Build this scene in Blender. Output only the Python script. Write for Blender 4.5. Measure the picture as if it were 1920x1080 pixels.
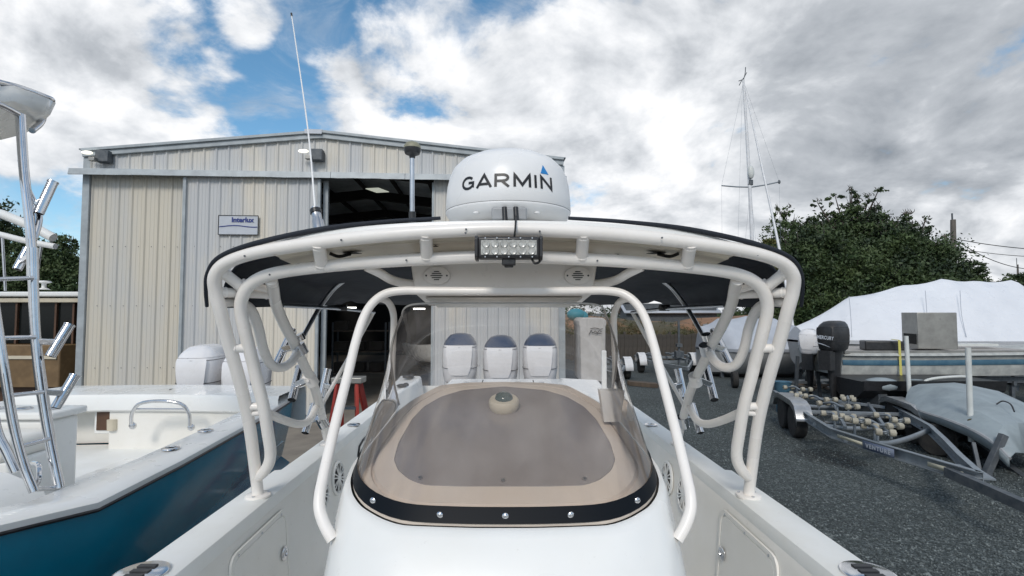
import bpy, math, random
import numpy as np
from mathutils import Vector, Matrix
random.seed(7); rng = np.random.default_rng(7)
for o in list(bpy.data.objects): bpy.data.objects.remove(o)
SC = bpy.context.scene; COL = SC.collection
R = math.radians

# ------------------------------------------------------------------ camera
CZ = 2.55; F = 950.0; PITCH = math.atan(45/F)
cam = bpy.data.cameras.new('camera'); cam.lens = F/1920*36; cam.sensor_width = 36
cam.clip_start = .05; cam.clip_end = 3000
camo = bpy.data.objects.new('camera', cam); COL.objects.link(camo)
camo.location = (0, 0, CZ); camo.rotation_euler = (R(90)+PITCH, 0, 0); SC.camera = camo

def ray(px, py):
    u = (px-960)/F; v = (540-py)/F; s, c = math.sin(PITCH), math.cos(PITCH)
    return Vector((u, c-v*s, s+v*c))
def P(px, py, Y):                       # measured point: picture position at distance Y
    d = ray(px, py); return Vector((0, 0, CZ))+d*(Y/d.y)
def PG(px, py, z=0.0):                  # measured point on a level plane
    d = ray(px, py); return Vector((0, 0, CZ))+d*((z-CZ)/d.z)

# ------------------------------------------------------------------ sky + sun
SUN_EL, SUN_AZ = 38, 193              # azimuth from +Y (away from camera) towards +X
W = bpy.data.worlds.new('World'); SC.world = W; W.use_nodes = True
nt = W.node_tree; N = nt.nodes; L = nt.links; N.clear()
def nd(t, **k):
    n = N.new(t)
    for a, b in k.items(): setattr(n, a, b)
    return n
def mth(op, a, b=None, c=None, clamp=False):
    n = N.new('ShaderNodeMath'); n.operation = op; n.use_clamp = clamp
    for i, x in enumerate((a, b, c)):
        if x is None: continue
        if isinstance(x, (int, float)): n.inputs[i].default_value = x
        else: L.new(x, n.inputs[i])
    return n.outputs[0]
sky = nd('ShaderNodeTexSky', sky_type='NISHITA', sun_disc=False, sun_elevation=R(SUN_EL), sun_rotation=R(SUN_AZ), ozone_density=4.0, dust_density=.4)
hs = nd('ShaderNodeHueSaturation'); hs.inputs['Hue'].default_value = .485; hs.inputs['Saturation'].default_value = 1.08; hs.inputs['Value'].default_value = .85; L.new(sky.outputs[0], hs.inputs['Color'])
bsky = nd('ShaderNodeBackground'); L.new(hs.outputs[0], bsky.inputs[0]); bsky.inputs[1].default_value = .15
tc = nd('ShaderNodeTexCoord'); sep = nd('ShaderNodeSeparateXYZ'); L.new(tc.outputs['Generated'], sep.inputs[0])
zz = mth('MAXIMUM', sep.outputs[2], 0.0); den = mth('ADD', zz, .42)
cx = mth('DIVIDE', sep.outputs[0], den); cy = mth('DIVIDE', sep.outputs[1], den)
cmb = nd('ShaderNodeCombineXYZ'); L.new(cx, cmb.inputs[0]); L.new(cy, cmb.inputs[1])
def noise(scale, det, rough, off=(0, 0, 0), dist=0.0):
    mp = nd('ShaderNodeMapping'); mp.inputs['Location'].default_value = off; L.new(cmb.outputs[0], mp.inputs[0])
    n = nd('ShaderNodeTexNoise'); n.inputs['Scale'].default_value = scale; n.inputs['Detail'].default_value = det
    n.inputs['Roughness'].default_value = rough; n.inputs['Distortion'].default_value = dist
    L.new(mp.outputs[0], n.inputs['Vector']); return n.outputs[0]
def blob(px, py, rad_px, amp):
    d = ray(px, py).normalized(); r = math.atan(rad_px/F)
    v = nd('ShaderNodeVectorMath', operation='DOT_PRODUCT'); L.new(tc.outputs['Generated'], v.inputs[0]); v.inputs[1].default_value = d
    m = nd('ShaderNodeMapRange', interpolation_type='SMOOTHSTEP'); L.new(v.outputs['Value'], m.inputs[0])
    m.inputs[1].default_value = math.cos(r); m.inputs[2].default_value = 1; m.inputs[3].default_value = 0; m.inputs[4].default_value = amp
    return m.outputs[0]
def add(l):
    s = l[0]
    for x in l[1:]: s = mth('ADD', s, x)
    return s
SKYO = (3.3, 1.7, 0); SKS = 2.6
n1 = noise(SKS, 13, .56, SKYO, .25)
n5 = noise(5.0, 9, .62, (5, 1, 0), .3)
low = nd('ShaderNodeMapRange', interpolation_type='SMOOTHSTEP'); L.new(sep.outputs[2], low.inputs[0]); low.inputs[1].default_value = .26; low.inputs[2].default_value = 0.02; low.inputs[4].default_value = .42
cov = add([low.outputs[0], mth('MULTIPLY_ADD', n1, 3.2, -1.10), mth('MULTIPLY_ADD', n5, 1.1, -.55),
    blob(560, 70, 260, -.42), blob(380, 60, 160, -.34), blob(300, -20, 110, -.26), blob(540, 200, 120, -.22), blob(720, 20, 120, -.12),
    blob(20, 390, 160, -.5), blob(120, 410, 110, -.3), blob(340, 150, 60, -.3), blob(100, 450, 80, -.3),
    blob(1700, 130, 90, -.10), blob(1900, 110, 100, .20), blob(1640, 0, 90, -.14),
    blob(120, 70, 240, .34), blob(470, 30, 60, .5), blob(430, 150, 110, .46), blob(230, 220, 210, .3),
    blob(820, 200, 260, .34), blob(1050, 80, 330, .34), blob(1350, 250, 420, .36), blob(1720, 370, 330, .36), blob(1800, 30, 110, .2),
    blob(640, 210, 130, .30), blob(80, 310, 90, .36)])
mr = nd('ShaderNodeMapRange', interpolation_type='SMOOTHSTEP'); L.new(cov, mr.inputs[0]); mr.inputs[1].default_value = .32; mr.inputs[2].default_value = .72
# cloud body tone: bright thin edges, greyer thick cores
n2 = noise(SKS, 13, .56, (SKYO[0]+.04, SKYO[1]-.06, 0), .25); dif = mth('SUBTRACT', n2, n1)
n3 = noise(.9, 6, .55, (9, 4, 0)); n4 = noise(3.2, 8, .6, (2, 8, 0), .4)
tone = add([mth('MULTIPLY', dif, -2.2), mth('MULTIPLY', n3, .65), mth('MULTIPLY_ADD', n4, .95, -.13), blob(1760, 330, 330, -.15), blob(1450, 140, 260, -.05), blob(1850, 250, 200, -.06),
            blob(1230, 420, 260, .16), blob(120, 80, 280, .20), blob(900, 150, 420, .12), blob(430, 170, 140, .10), blob(800, 260, 160, .04), blob(1310, 250, 140, .08), blob(200, 215, 110, -.06), blob(1890, 420, 130, .1)])
tr = nd('ShaderNodeValToRGB'); L.new(tone, tr.inputs[0]); cr = tr.color_ramp
cr.elements[0].position = .04; cr.elements[0].color = (.27, .30, .34, 1)
cr.elements[1].position = .98; cr.elements[1].color = (.95, .96, .98, 1)
e = cr.elements.new(.50); e.color = (.50, .53, .57, 1)
e = cr.elements.new(.76); e.color = (.74, .765, .80, 1)
bcl = nd('ShaderNodeBackground'); L.new(tr.outputs[0], bcl.inputs[0]); bcl.inputs[1].default_value = .88
n6 = noise(3.6, 10, .66, (7, 3, 0), .8); wp = nd('ShaderNodeMapRange', interpolation_type='SMOOTHSTEP'); L.new(n6, wp.inputs[0]); wp.inputs[1].default_value = .42; wp.inputs[2].default_value = .74; wp.inputs[4].default_value = .62
fac = mth('SUBTRACT', 1.0, mth('MULTIPLY', mth('SUBTRACT', 1.0, mr.outputs[0]), mth('SUBTRACT', 1.0, wp.outputs[0])))
mx = nd('ShaderNodeMixShader'); L.new(fac, mx.inputs[0]); L.new(bsky.outputs[0], mx.inputs[1]); L.new(bcl.outputs[0], mx.inputs[2])
ow = nd('ShaderNodeOutputWorld'); L.new(mx.outputs[0], ow.inputs[0])
sl = bpy.data.lights.new('sun', 'SUN'); sl.energy = 1.45; sl.angle = R(14); sl.color = (1, .94, .86)
so = bpy.data.objects.new('sun', sl); COL.objects.link(so)
sd = Vector((math.sin(R(SUN_AZ))*math.cos(R(SUN_EL)), math.cos(R(SUN_AZ))*math.cos(R(SUN_EL)), math.sin(R(SUN_EL))))
so.rotation_euler = sd.to_track_quat('Z', 'Y').to_euler(); so.location = (0, 0, 30)
SC.view_settings.view_transform = 'Standard'; SC.view_settings.look = 'None'; SC.view_settings.exposure = .27; SC.view_settings.gamma = 1
SC.view_settings.use_curve_mapping = False
SC.render.engine = 'CYCLES'; SC.cycles.transparent_max_bounces = 24; SC.cycles.max_bounces = 8

# ------------------------------------------------------------------ materials
def mat(name, col, rough=.5, metal=0.0, nscale=0, namt=0.0, bump=0.0, bscale=60, col2=None, coat=0.0, spec=None, stretch=None, bdist=.01, emit=None, ndet=6, thr=None):
    m = bpy.data.materials.new(name); m.use_nodes = True; t = m.node_tree; n = t.nodes; b = n['Principled BSDF']
    b.inputs['Base Color'].default_value = (*col, 1); b.inputs['Roughness'].default_value = rough; b.inputs['Metallic'].default_value = metal
    if coat: b.inputs['Coat Weight'].default_value = coat; b.inputs['Coat Roughness'].default_value = .08
    if spec is not None: b.inputs['Specular IOR Level'].default_value = spec
    c = n.new('ShaderNodeTexCoord'); vec = c.outputs['Object']
    if stretch:
        mp = n.new('ShaderNodeMapping'); mp.inputs['Scale'].default_value = stretch; t.links.new(vec, mp.inputs[0]); vec = mp.outputs[0]
    if nscale:
        x = n.new('ShaderNodeTexNoise'); x.inputs['Scale'].default_value = nscale; x.inputs['Detail'].default_value = ndet; x.inputs['Roughness'].default_value = .62; t.links.new(vec, x.inputs['Vector'])
        rr = n.new('ShaderNodeMapRange'); lo, hi = thr or (.35, .65); rr.inputs[1].default_value = lo; rr.inputs[2].default_value = hi; t.links.new(x.outputs[0], rr.inputs[0])
        mi = n.new('ShaderNodeMix'); mi.data_type = 'RGBA'; t.links.new(rr.outputs[0], mi.inputs['Factor'])
        c2 = col2 or tuple(v*(1-namt) for v in col)
        mi.inputs['A'].default_value = (*col, 1); mi.inputs['B'].default_value = (*c2, 1); t.links.new(mi.outputs['Result'], b.inputs['Base Color'])
    if bump:
        y = n.new('ShaderNodeTexNoise'); y.inputs['Scale'].default_value = bscale; y.inputs['Detail'].default_value = 4; t.links.new(vec, y.inputs['Vector'])
        bb = n.new('ShaderNodeBump'); bb.inputs['Strength'].default_value = bump; bb.inputs['Distance'].default_value = bdist; t.links.new(y.outputs[0], bb.inputs['Height']); t.links.new(bb.outputs[0], b.inputs['Normal'])
    if emit: b.inputs['Emission Color'].default_value = (*emit[0], 1); b.inputs['Emission Strength'].default_value = emit[1]
    return m
M = {}
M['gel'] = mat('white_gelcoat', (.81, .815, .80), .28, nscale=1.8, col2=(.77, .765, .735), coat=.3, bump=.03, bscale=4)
M['nonskid'] = mat('white_nonskid', (.84, .845, .825), .55, nscale=5, col2=(.80, .80, .765), bump=.25, bscale=500, bdist=.002)
M['liner'] = mat('aged_liner_gelcoat', (.81, .795, .755), .40, nscale=2.2, col2=(.765, .745, .69), bump=.04, bscale=5)
M['powder'] = mat('cream_powder_coat', (.86, .825, .785), .30, nscale=9, col2=(.83, .79, .74), bump=.05, bscale=130, bdist=.002)
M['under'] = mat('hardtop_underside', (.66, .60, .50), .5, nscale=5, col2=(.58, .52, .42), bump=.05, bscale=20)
M['tan'] = mat('tan_console_gelcoat', (.72, .635, .55), .42, nscale=6, col2=(.68, .59, .50), bump=.08, bscale=250, bdist=.002)
M['smoke'] = mat('smoked_acrylic', (.27, .24, .23), .22, nscale=3.5, col2=(.295, .265, .25), spec=.7, thr=(.3, .7))
M['band'] = mat('black_band', (.004, .006, .009), .4, spec=.15)
M['canvas'] = mat('black_canvas', (.010, .014, .022), .8, nscale=4, col2=(.017, .022, .032), bump=.35, bscale=5, bdist=.03)
M['steel'] = mat('polished_steel', (.72, .72, .73), .14, 1.0, nscale=12, col2=(.6, .6, .61), bump=.03, bscale=40)
M['alu'] = mat('anodised_aluminium', (.62, .63, .65), .30, 1.0, nscale=14, col2=(.5, .51, .53))
M['black'] = mat('black_plastic', (.014, .015, .017), .38, nscale=20, col2=(.03, .03, .032))
M['rubber'] = mat('tyre_rubber', (.016, .016, .017), .85, nscale=8, col2=(.035, .034, .032), bump=.3, bscale=60)
M['radome'] = mat('radome_white', (.82, .82, .82), .33, nscale=4, col2=(.78, .78, .775))
M['ink'] = mat('black_ink', (.012, .012, .013), .4)
M['blue_ink'] = mat('blue_triangle', (.02, .22, .55), .4)
M['navy_ink'] = mat('navy_ink', (.02, .04, .2), .5)
M['led'] = mat('led_lens', (.34, .34, .32), .2, nscale=60, col2=(.55, .55, .52), spec=.6)
M['olive'] = mat('antenna_cap', (.30, .29, .20), .5, nscale=20, col2=(.22, .21, .15))
M['cap'] = mat('navy_cowl_top', (.018, .040, .088), .4, coat=.2, nscale=4, col2=(.03, .055, .11))
M['cowl'] = mat('white_cowl', (.78, .77, .78), .25, coat=.5, nscale=3, col2=(.72, .71, .71))
M['bluehull'] = mat('blue_hull_paint', (.003, .205, .32), .18, coat=.5, nscale=2.5, col2=(.003, .17, .27), bump=.02, bscale=3)
M['bluestrip'] = mat('blue_spray_rail', (.008, .12, .21), .2, coat=.4, nscale=4, col2=(.006, .10, .18))
M['red'] = mat('red_fibreglass', (.42, .045, .03), .5, nscale=10, col2=(.32, .035, .025))
M['wood'] = mat('weathered_wood', (.13, .10, .075), .85, nscale=6, col2=(.08, .062, .05), bump=.4, bscale=30, stretch=(1, 1, .2))
M['galv'] = mat('galvanised_steel', (.30, .34, .37), .5, .5, nscale=9, col2=(.24, .265, .29), bump=.08, bscale=30)
M['dkgalv'] = mat('dirty_trailer_steel', (.07, .085, .10), .6, .3, nscale=9, col2=(.13, .14, .15))
M['fender'] = mat('aluminium_fender', (.52, .53, .54), .34, .8, nscale=10, col2=(.4, .4, .4), bump=.2, bscale=70)
M['wfender'] = mat('white_fender', (.75, .76, .78), .4, nscale=6, col2=(.65, .65, .66))
M['roller'] = mat('cream_roller', (.42, .39, .31), .6, nscale=15, col2=(.26, .24, .19))
M['wrap'] = mat('shrink_wrap', (.74, .76, .80), .32, nscale=1.2, col2=(.68, .70, .74), bump=.35, bscale=2.2, bdist=.05)
M['wrap2'] = mat('grey_tarpaulin', (.46, .49, .54), .5, nscale=1.5, col2=(.38, .41, .46), bump=.4, bscale=2.5, bdist=.05)
M['greyhull'] = mat('grey_boat_hull', (.36, .37, .38), .4, nscale=3, col2=(.28, .29, .30))
M['jonhull'] = mat('aluminium_hull', (.50, .51, .48), .5, .1, nscale=4, col2=(.32, .33, .32), bump=.1, bscale=10)
M['jondeck'] = mat('dusty_deck', (.42, .39, .36), .8, nscale=8, col2=(.32, .30, .28), bump=.2, bscale=60)
M['jonblue'] = mat('faded_blue_stripe', (.045, .12, .19), .5, nscale=5, col2=(.08, .17, .23))
M['bare'] = mat('bare_aluminium_box', (.40, .39, .36), .42, .7, nscale=4, col2=(.30, .29, .27), bump=.08, bscale=12)
M['tinted_brown'] = mat('dark_brown', (.07, .035, .018), .5, nscale=5, col2=(.11, .055, .03))
M['cream'] = mat('cream_paint', (.62, .56, .44), .45, nscale=4, col2=(.54, .48, .37))
M['tanpaint'] = mat('tan_hull', (.15, .095, .045), .5, nscale=4, col2=(.21, .135, .065))
M['darkglass'] = mat('dark_glass', (.008, .010, .010), .15, spec=.25)
M['dingrey'] = mat('dinghy_grey', (.30, .35, .37), .55, nscale=3, col2=(.23, .27, .29), bump=.15, bscale=8)
M['bark'] = mat('bark', (.07, .055, .045), .9, nscale=5, col2=(.045, .035, .03), bump=.6, bscale=14)
M['pole'] = mat('weathered_pole', (.17, .15, .13), .9, nscale=5, col2=(.11, .10, .09), stretch=(3, 3, .3))
M['strap'] = mat('yellow_strap', (.55, .50, .12), .6)
M['pvc'] = mat('white_pvc', (.66, .68, .66), .45, nscale=4, col2=(.55, .57, .55))
M['decal'] = mat('blue_decal', (.09, .12, .21), .6, nscale=9, col2=(.15, .18, .24)); M['wletter'] = mat('white_letter', (.42, .45, .50), .5); M['amber'] = mat('cream_decal', (.55, .52, .40), .5)
M['tealc'] = mat('teal_tarp', (.02, .25, .33), .6)
M['hole'] = mat('dark_recess', (.01, .009, .008), .8)
M['shedsteel'] = mat('blue_grey_trim', (.40, .44, .46), .5, .1, nscale=3, col2=(.30, .33, .35), bump=.1, bscale=8)
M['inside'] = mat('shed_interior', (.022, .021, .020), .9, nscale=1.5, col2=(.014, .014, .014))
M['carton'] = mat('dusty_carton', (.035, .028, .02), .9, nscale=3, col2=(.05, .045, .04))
M['concrete'] = mat('concrete_floor', (.26, .23, .19), .85, nscale=2, col2=(.19, .165, .14), bump=.1, bscale=20)
M['lamp_on'] = mat('lamp_lit', (.9, .88, .8), .3, emit=((1, .95, .8), 1.0))
M['tube_on'] = mat('strip_light_lit', (.9, .9, .9), .3, emit=((1, .98, .9), 4))
M['skylight'] = mat('skylight_lit', (.8, .8, .7), .3, emit=((.95, 1, .85), .35))
M['signw'] = mat('sign_white', (.52, .55, .60), .45, nscale=4, col2=(.46, .49, .53))
M['cable'] = mat('black_cable', (.01, .01, .01), .5)
M['clay'] = mat('orange_bank', (.075, .065, .035), .95, nscale=.16, col2=(.26, .135, .07), thr=(.50, .56), bump=.4, bscale=5)
M['fence'] = mat('dark_fence_boards', (.055, .05, .045), .9, nscale=3, col2=(.085, .075, .065), bump=.3, bscale=10)
# tinted clear sheet: transparent + fresnel reflection
def glass(name, tint, rough=.02, haze=.0):
    m = bpy.data.materials.new(name); m.use_nodes = True; t = m.node_tree; n = t.nodes; n.clear(); l = t.links
    tr_ = n.new('ShaderNodeBsdfTransparent'); tr_.inputs[0].default_value = (*tint, 1)
    gl = n.new('ShaderNodeBsdfGlossy'); gl.inputs['Roughness'].default_value = rough; gl.inputs[0].default_value = (1, 1, 1, 1)
    fr = n.new('ShaderNodeFresnel'); fr.inputs[0].default_value = 1.62
    mi = n.new('ShaderNodeMixShader'); l.new(fr.outputs[0], mi.inputs[0]); l.new(tr_.outputs[0], mi.inputs[1]); l.new(gl.outputs[0], mi.inputs[2])
    df = n.new('ShaderNodeBsdfDiffuse'); df.inputs[0].default_value = (.62, .58, .56, 1)
    c = n.new('ShaderNodeTexCoord'); mp = n.new('ShaderNodeMapping'); mp.inputs['Scale'].default_value = (7, 7, .35); l.new(c.outputs['Object'], mp.inputs[0])
    x = n.new('ShaderNodeTexNoise'); x.inputs['Scale'].default_value = 1.6; x.inputs['Detail'].default_value = 2; l.new(mp.outputs[0], x.inputs['Vector'])
    rr = n.new('ShaderNodeMapRange'); rr.inputs[1].default_value = .35; rr.inputs[2].default_value = .75; rr.inputs[3].default_value = haze*.4; rr.inputs[4].default_value = haze*2; l.new(x.outputs[0], rr.inputs[0])
    m2 = n.new('ShaderNodeMixShader'); l.new(rr.outputs[0], m2.inputs[0]); l.new(mi.outputs[0], m2.inputs[1]); l.new(df.outputs[0], m2.inputs[2])
    o = n.new('ShaderNodeOutputMaterial'); l.new(m2.outputs[0], o.inputs[0]); return m
def grime(m, amt=.35, lo=.63, hi=.74, scale=26, col=(.30, .27, .22)):
    t = m.node_tree; n = t.nodes; l = t.links; b = n['Principled BSDF']; src = b.inputs['Base Color'].links[0].from_socket if b.inputs['Base Color'].links else None
    c = n.new('ShaderNodeTexCoord'); x = n.new('ShaderNodeTexNoise'); x.inputs['Scale'].default_value = scale; x.inputs['Detail'].default_value = 9; x.inputs['Roughness'].default_value = .72; l.new(c.outputs['Object'], x.inputs['Vector'])
    r_ = n.new('ShaderNodeMapRange'); r_.inputs[1].default_value = lo; r_.inputs[2].default_value = hi; r_.inputs[4].default_value = amt; l.new(x.outputs[0], r_.inputs[0])
    mi = n.new('ShaderNodeMix'); mi.data_type = 'RGBA'; l.new(r_.outputs[0], mi.inputs['Factor']); l.new(src, mi.inputs['A']); mi.inputs['B'].default_value = (*col, 1); l.new(mi.outputs['Result'], b.inputs['Base Color'])
    y = n.new('ShaderNodeTexNoise'); y.inputs['Scale'].default_value = 3.3; y.inputs['Detail'].default_value = 7; l.new(c.outputs['Object'], y.inputs['Vector']); ro = b.inputs['Roughness'].default_value
    q = n.new('ShaderNodeMapRange'); q.inputs[1].default_value = .35; q.inputs[2].default_value = .65; q.inputs[3].default_value = ro*.7; q.inputs[4].default_value = ro*1.5; l.new(y.outputs[0], q.inputs[0]); l.new(q.outputs[0], b.inputs['Roughness'])
for k_ in ('gel', 'liner', 'nonskid', 'powder', 'cowl', 'radome', 'tan', 'wrap', 'bluehull', 'under'): grime(M[k_], {'liner': .45, 'under': .6, 'radome': .12, 'bluehull': .15, 'powder': .4}.get(k_, .3), scale={'powder': 60, 'wrap': 6}.get(k_, 26))
M['glass'] = glass('tinted_windshield', (.94, .925, .915), .015, .06)
# shed sheet metal: chalky beige with blue-grey weathering that differs from sheet to sheet
def shedmat(name, a, b_, lo=.4, hi=.62):
    m = bpy.data.materials.new(name); m.use_nodes = True; t = m.node_tree; n = t.nodes; l = t.links; b = n['Principled BSDF']
    b.inputs['Roughness'].default_value = .55
    c = n.new('ShaderNodeNewGeometry'); mp = n.new('ShaderNodeMapping'); mp.inputs['Scale'].default_value = (.8, .8, .28); l.new(c.outputs['Position'], mp.inputs[0])
    x = n.new('ShaderNodeTexNoise'); x.inputs['Scale'].default_value = 1.0; x.inputs['Detail'].default_value = 5; l.new(mp.outputs[0], x.inputs['Vector'])
    mp2 = n.new('ShaderNodeMapping'); mp2.inputs['Scale'].default_value = (9, 9, .5); l.new(c.outputs['Position'], mp2.inputs[0])
    y = n.new('ShaderNodeTexNoise'); y.inputs['Scale'].default_value = 1.0; y.inputs['Detail'].default_value = 6; y.inputs['Roughness'].default_value = .7; l.new(mp2.outputs[0], y.inputs['Vector'])
    ad = n.new('ShaderNodeMath'); ad.operation = 'MULTIPLY_ADD'; ad.inputs[1].default_value = .26; l.new(y.outputs[0], ad.inputs[0]); l.new(x.outputs[0], ad.inputs[2])
    rr = n.new('ShaderNodeMapRange'); rr.inputs[1].default_value = lo+.13; rr.inputs[2].default_value = hi+.13; l.new(ad.outputs[0], rr.inputs[0])
    mi = n.new('ShaderNodeMix'); mi.data_type = 'RGBA'; l.new(rr.outputs[0], mi.inputs['Factor']); mi.inputs['A'].default_value = (*a, 1); mi.inputs['B'].default_value = (*b_, 1)
    z = n.new('ShaderNodeTexNoise'); z.inputs['Scale'].default_value = 5; z.inputs['Detail'].default_value = 8; z.inputs['Roughness'].default_value = .8; l.new(mp2.outputs[0], z.inputs['Vector'])
    r2 = n.new('ShaderNodeMapRange'); r2.inputs[1].default_value = .62; r2.inputs[2].default_value = .74; r2.inputs[4].default_value = .7; l.new(z.outputs[0], r2.inputs[0])
    m3 = n.new('ShaderNodeMix'); m3.data_type = 'RGBA'; l.new(r2.outputs[0], m3.inputs['Factor']); l.new(mi.outputs['Result'], m3.inputs['A']); m3.inputs['B'].default_value = (.17, .15, .13, 1)
    l.new(m3.outputs['Result'], b.inputs['Base Color']); return m
M['shedA'] = shedmat('beige_sheet', (.585, .545, .46), (.52, .515, .49), .42, .66)
M['shedB'] = shedmat('weathered_sheet', (.64, .60, .52), (.505, .515, .52), .40, .58)
def leafmat(name, a, b_):
    m = bpy.data.materials.new(name); m.use_nodes = True; t = m.node_tree; n = t.nodes; l = t.links; b = n['Principled BSDF']; b.inputs['Roughness'].default_value = .65
    g = n.new('ShaderNodeNewGeometry'); x = n.new('ShaderNodeTexNoise'); x.inputs['Scale'].default_value = .9; x.inputs['Detail'].default_value = 6; l.new(g.outputs['Position'], x.inputs['Vector'])
    rr = n.new('ShaderNodeMapRange'); rr.inputs[1].default_value = .35; rr.inputs[2].default_value = .65; l.new(x.outputs[0], rr.inputs[0])
    mi = n.new('ShaderNodeMix'); mi.data_type = 'RGBA'; l.new(rr.outputs[0], mi.inputs['Factor']); mi.inputs['A'].default_value = (*a, 1); mi.inputs['B'].default_value = (*b_, 1)
    l.new(mi.outputs['Result'], b.inputs['Base Color']); return m
M['leaf1'] = leafmat('dark_leaf', (.008, .022, .007), (.060, .095, .028))
M['leaf2'] = leafmat('mid_leaf', (.035, .068, .020), (.070, .100, .032))
M['leaf3'] = leafmat('yellowing_leaf', (.10, .12, .03), (.16, .15, .05))
M['twig'] = mat('grey_twig', (.085, .075, .065), .9)
M['brush'] = leafmat('brush_leaf', (.040, .070, .018), (.12, .085, .035))

# ------------------------------------------------------------------ mesh helpers
WL = {}
class MB:
    def __init__(s): s.v = []; s.f = []
    def add(s, vs, fs):
        b = len(s.v); s.v += [Vector(v) for v in vs]; s.f += [tuple(b+i for i in f) for f in fs]; return s
    def box(s, c, d, rz=0, rx=0, ry=0):
        m = Matrix.Rotation(rz, 3, 'Z') @ Matrix.Rotation(ry, 3, 'Y') @ Matrix.Rotation(rx, 3, 'X'); c = Vector(c)
        vs = [c+m @ Vector((x*d[0]/2, y*d[1]/2, z*d[2]/2)) for x in (-1, 1) for y in (-1, 1) for z in (-1, 1)]
        return s.add(vs, [(0, 1, 3, 2), (4, 6, 7, 5), (0, 4, 5, 1), (2, 3, 7, 6), (0, 2, 6, 4), (1, 5, 7, 3)])
    def beam(s, a, b, w, h, up=(0, 0, 1)):
        a, b = Vector(a), Vector(b); t = (b-a).normalized(); up = Vector(up); x = t.cross(up)
        if x.length < 1e-3: x = t.cross(Vector((1, 0, 0)))
        x.normalize(); y = x.cross(t).normalized()
        vs = [p+x*i*w/2+y*j*h/2 for p in (a, b) for i, j in ((-1, -1), (1, -1), (1, 1), (-1, 1))]
        return s.add(vs, [(3, 2, 1, 0), (4, 5, 6, 7), (0, 1, 5, 4), (1, 2, 6, 5), (2, 3, 7, 6), (3, 0, 4, 7)])
    def tube(s, pts, r, n=12, closed=False, cap=True, spline=True, sub=6):
        pts = [Vector(p) for p in pts]
        rs = r if isinstance(r, (list, tuple)) else [r]*len(pts)
        if spline and len(pts) > 2:
            q = []; qr = []; m = len(pts)
            for i in range(m-1 if not closed else m):
                p0 = pts[i-1] if (i > 0 or closed) else pts[0]*2-pts[1]; p1 = pts[i]; p2 = pts[(i+1) % m]
                p3 = pts[(i+2) % m] if (i+2 < m or closed) else p2*2-p1
                for k in range(sub):
                    t = k/sub; q.append(.5*((2*p1)+(p2-p0)*t+(2*p0-5*p1+4*p2-p3)*t*t+(3*p1-p0-3*p2+p3)*t**3)); qr.append(rs[i]*(1-t)+rs[(i+1) % m]*t)
            if not closed: q.append(pts[-1]); qr.append(rs[-1])
            pts, rs = q, qr
        m = len(pts); b = len(s.v); pn = None
        for i, p in enumerate(pts):
            a_ = pts[i-1] if i > 0 else (pts[-1] if closed else pts[0]); c_ = pts[(i+1) % m] if (i < m-1 or closed) else pts[-1]
            t = (c_-a_).normalized()
            if pn is None:
                pn = t.cross(Vector((0, 0, 1)))
                if pn.length < .1: pn = t.cross(Vector((0, 1, 0)))
            pn = (pn-t*pn.dot(t)).normalized(); bn = t.cross(pn)
            for k in range(n):
                a = 2*math.pi*k/n; s.v.append(p+(pn*math.cos(a)+bn*math.sin(a))*rs[i])
        for i in range(m if closed else m-1):
            for k in range(n):
                j = (i+1) % m; s.f.append((b+i*n+k, b+i*n+(k+1) % n, b+j*n+(k+1) % n, b+j*n+k))
        if cap and not closed: s.f.append(tuple(b+k for k in range(n))[::-1]); s.f.append(tuple(b+(m-1)*n+k for k in range(n)))
        return s
    def lathe(s, prof, c, axis=(0, 0, 1), n=24, cap=True):
        c = Vector(c); ax = Vector(axis).normalized(); q = Vector((0, 0, 1)).rotation_difference(ax); b = len(s.v)
        for r, z in prof:
            for k in range(n):
                a = 2*math.pi*k/n; s.v.append(c+q @ Vector((r*math.cos(a), r*math.sin(a), z)))
        m = len(prof)
        for i in range(m-1):
            for k in range(n): s.f.append((b+i*n+k, b+i*n+(k+1) % n, b+(i+1)*n+(k+1) % n, b+(i+1)*n+k))
        if cap:
            if prof[0][0] > 1e-4: s.f.append(tuple(b+k for k in range(n))[::-1])
            if prof[-1][0] > 1e-4: s.f.append(tuple(b+(m-1)*n+k for k in range(n)))
        return s
    def cyl(s, a, b, r, n=14, r2=None):
        a, b = Vector(a), Vector(b); return s.lathe([(r, 0), (r if r2 is None else r2, (b-a).length)], a, b-a, n)
    def loft(s, secs, closed=False, capa=False, capb=False):
        b = len(s.v); m = len(secs[0])
        for q in secs: s.v += [Vector(p) for p in q]
        for i in range(len(secs)-1):
            for k in range(m if closed else m-1):
                s.f.append((b+i*m+k, b+i*m+(k+1) % m, b+(i+1)*m+(k+1) % m, b+(i+1)*m+k))
        if capa: s.f.append(tuple(b+k for k in range(m))[::-1])
        if capb: s.f.append(tuple(b+(len(secs)-1)*m+k for k in range(m)))
        return s
    def ell(s, c, d, n=16, m=10, rot=None):
        c = Vector(c); b = len(s.v)
        for i in range(m+1):
            t = math.pi*i/m
            for k in range(n):
                a = 2*math.pi*k/n; p = Vector((d[0]*math.sin(t)*math.cos(a), d[1]*math.sin(t)*math.sin(a), d[2]*math.cos(t)))
                s.v.append(c+(rot @ p if rot else p))
        for i in range(m):
            for k in range(n): s.f.append((b+i*n+k, b+(i+1)*n+k, b+(i+1)*n+(k+1) % n, b+i*n+(k+1) % n))
        return s
def props(o, label=None, cat=None, group=None, kind=None):
    if label: o['label'] = label
    if cat: o['category'] = cat
    if group: o['group'] = group
    if kind: o['kind'] = kind
    return o
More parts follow.
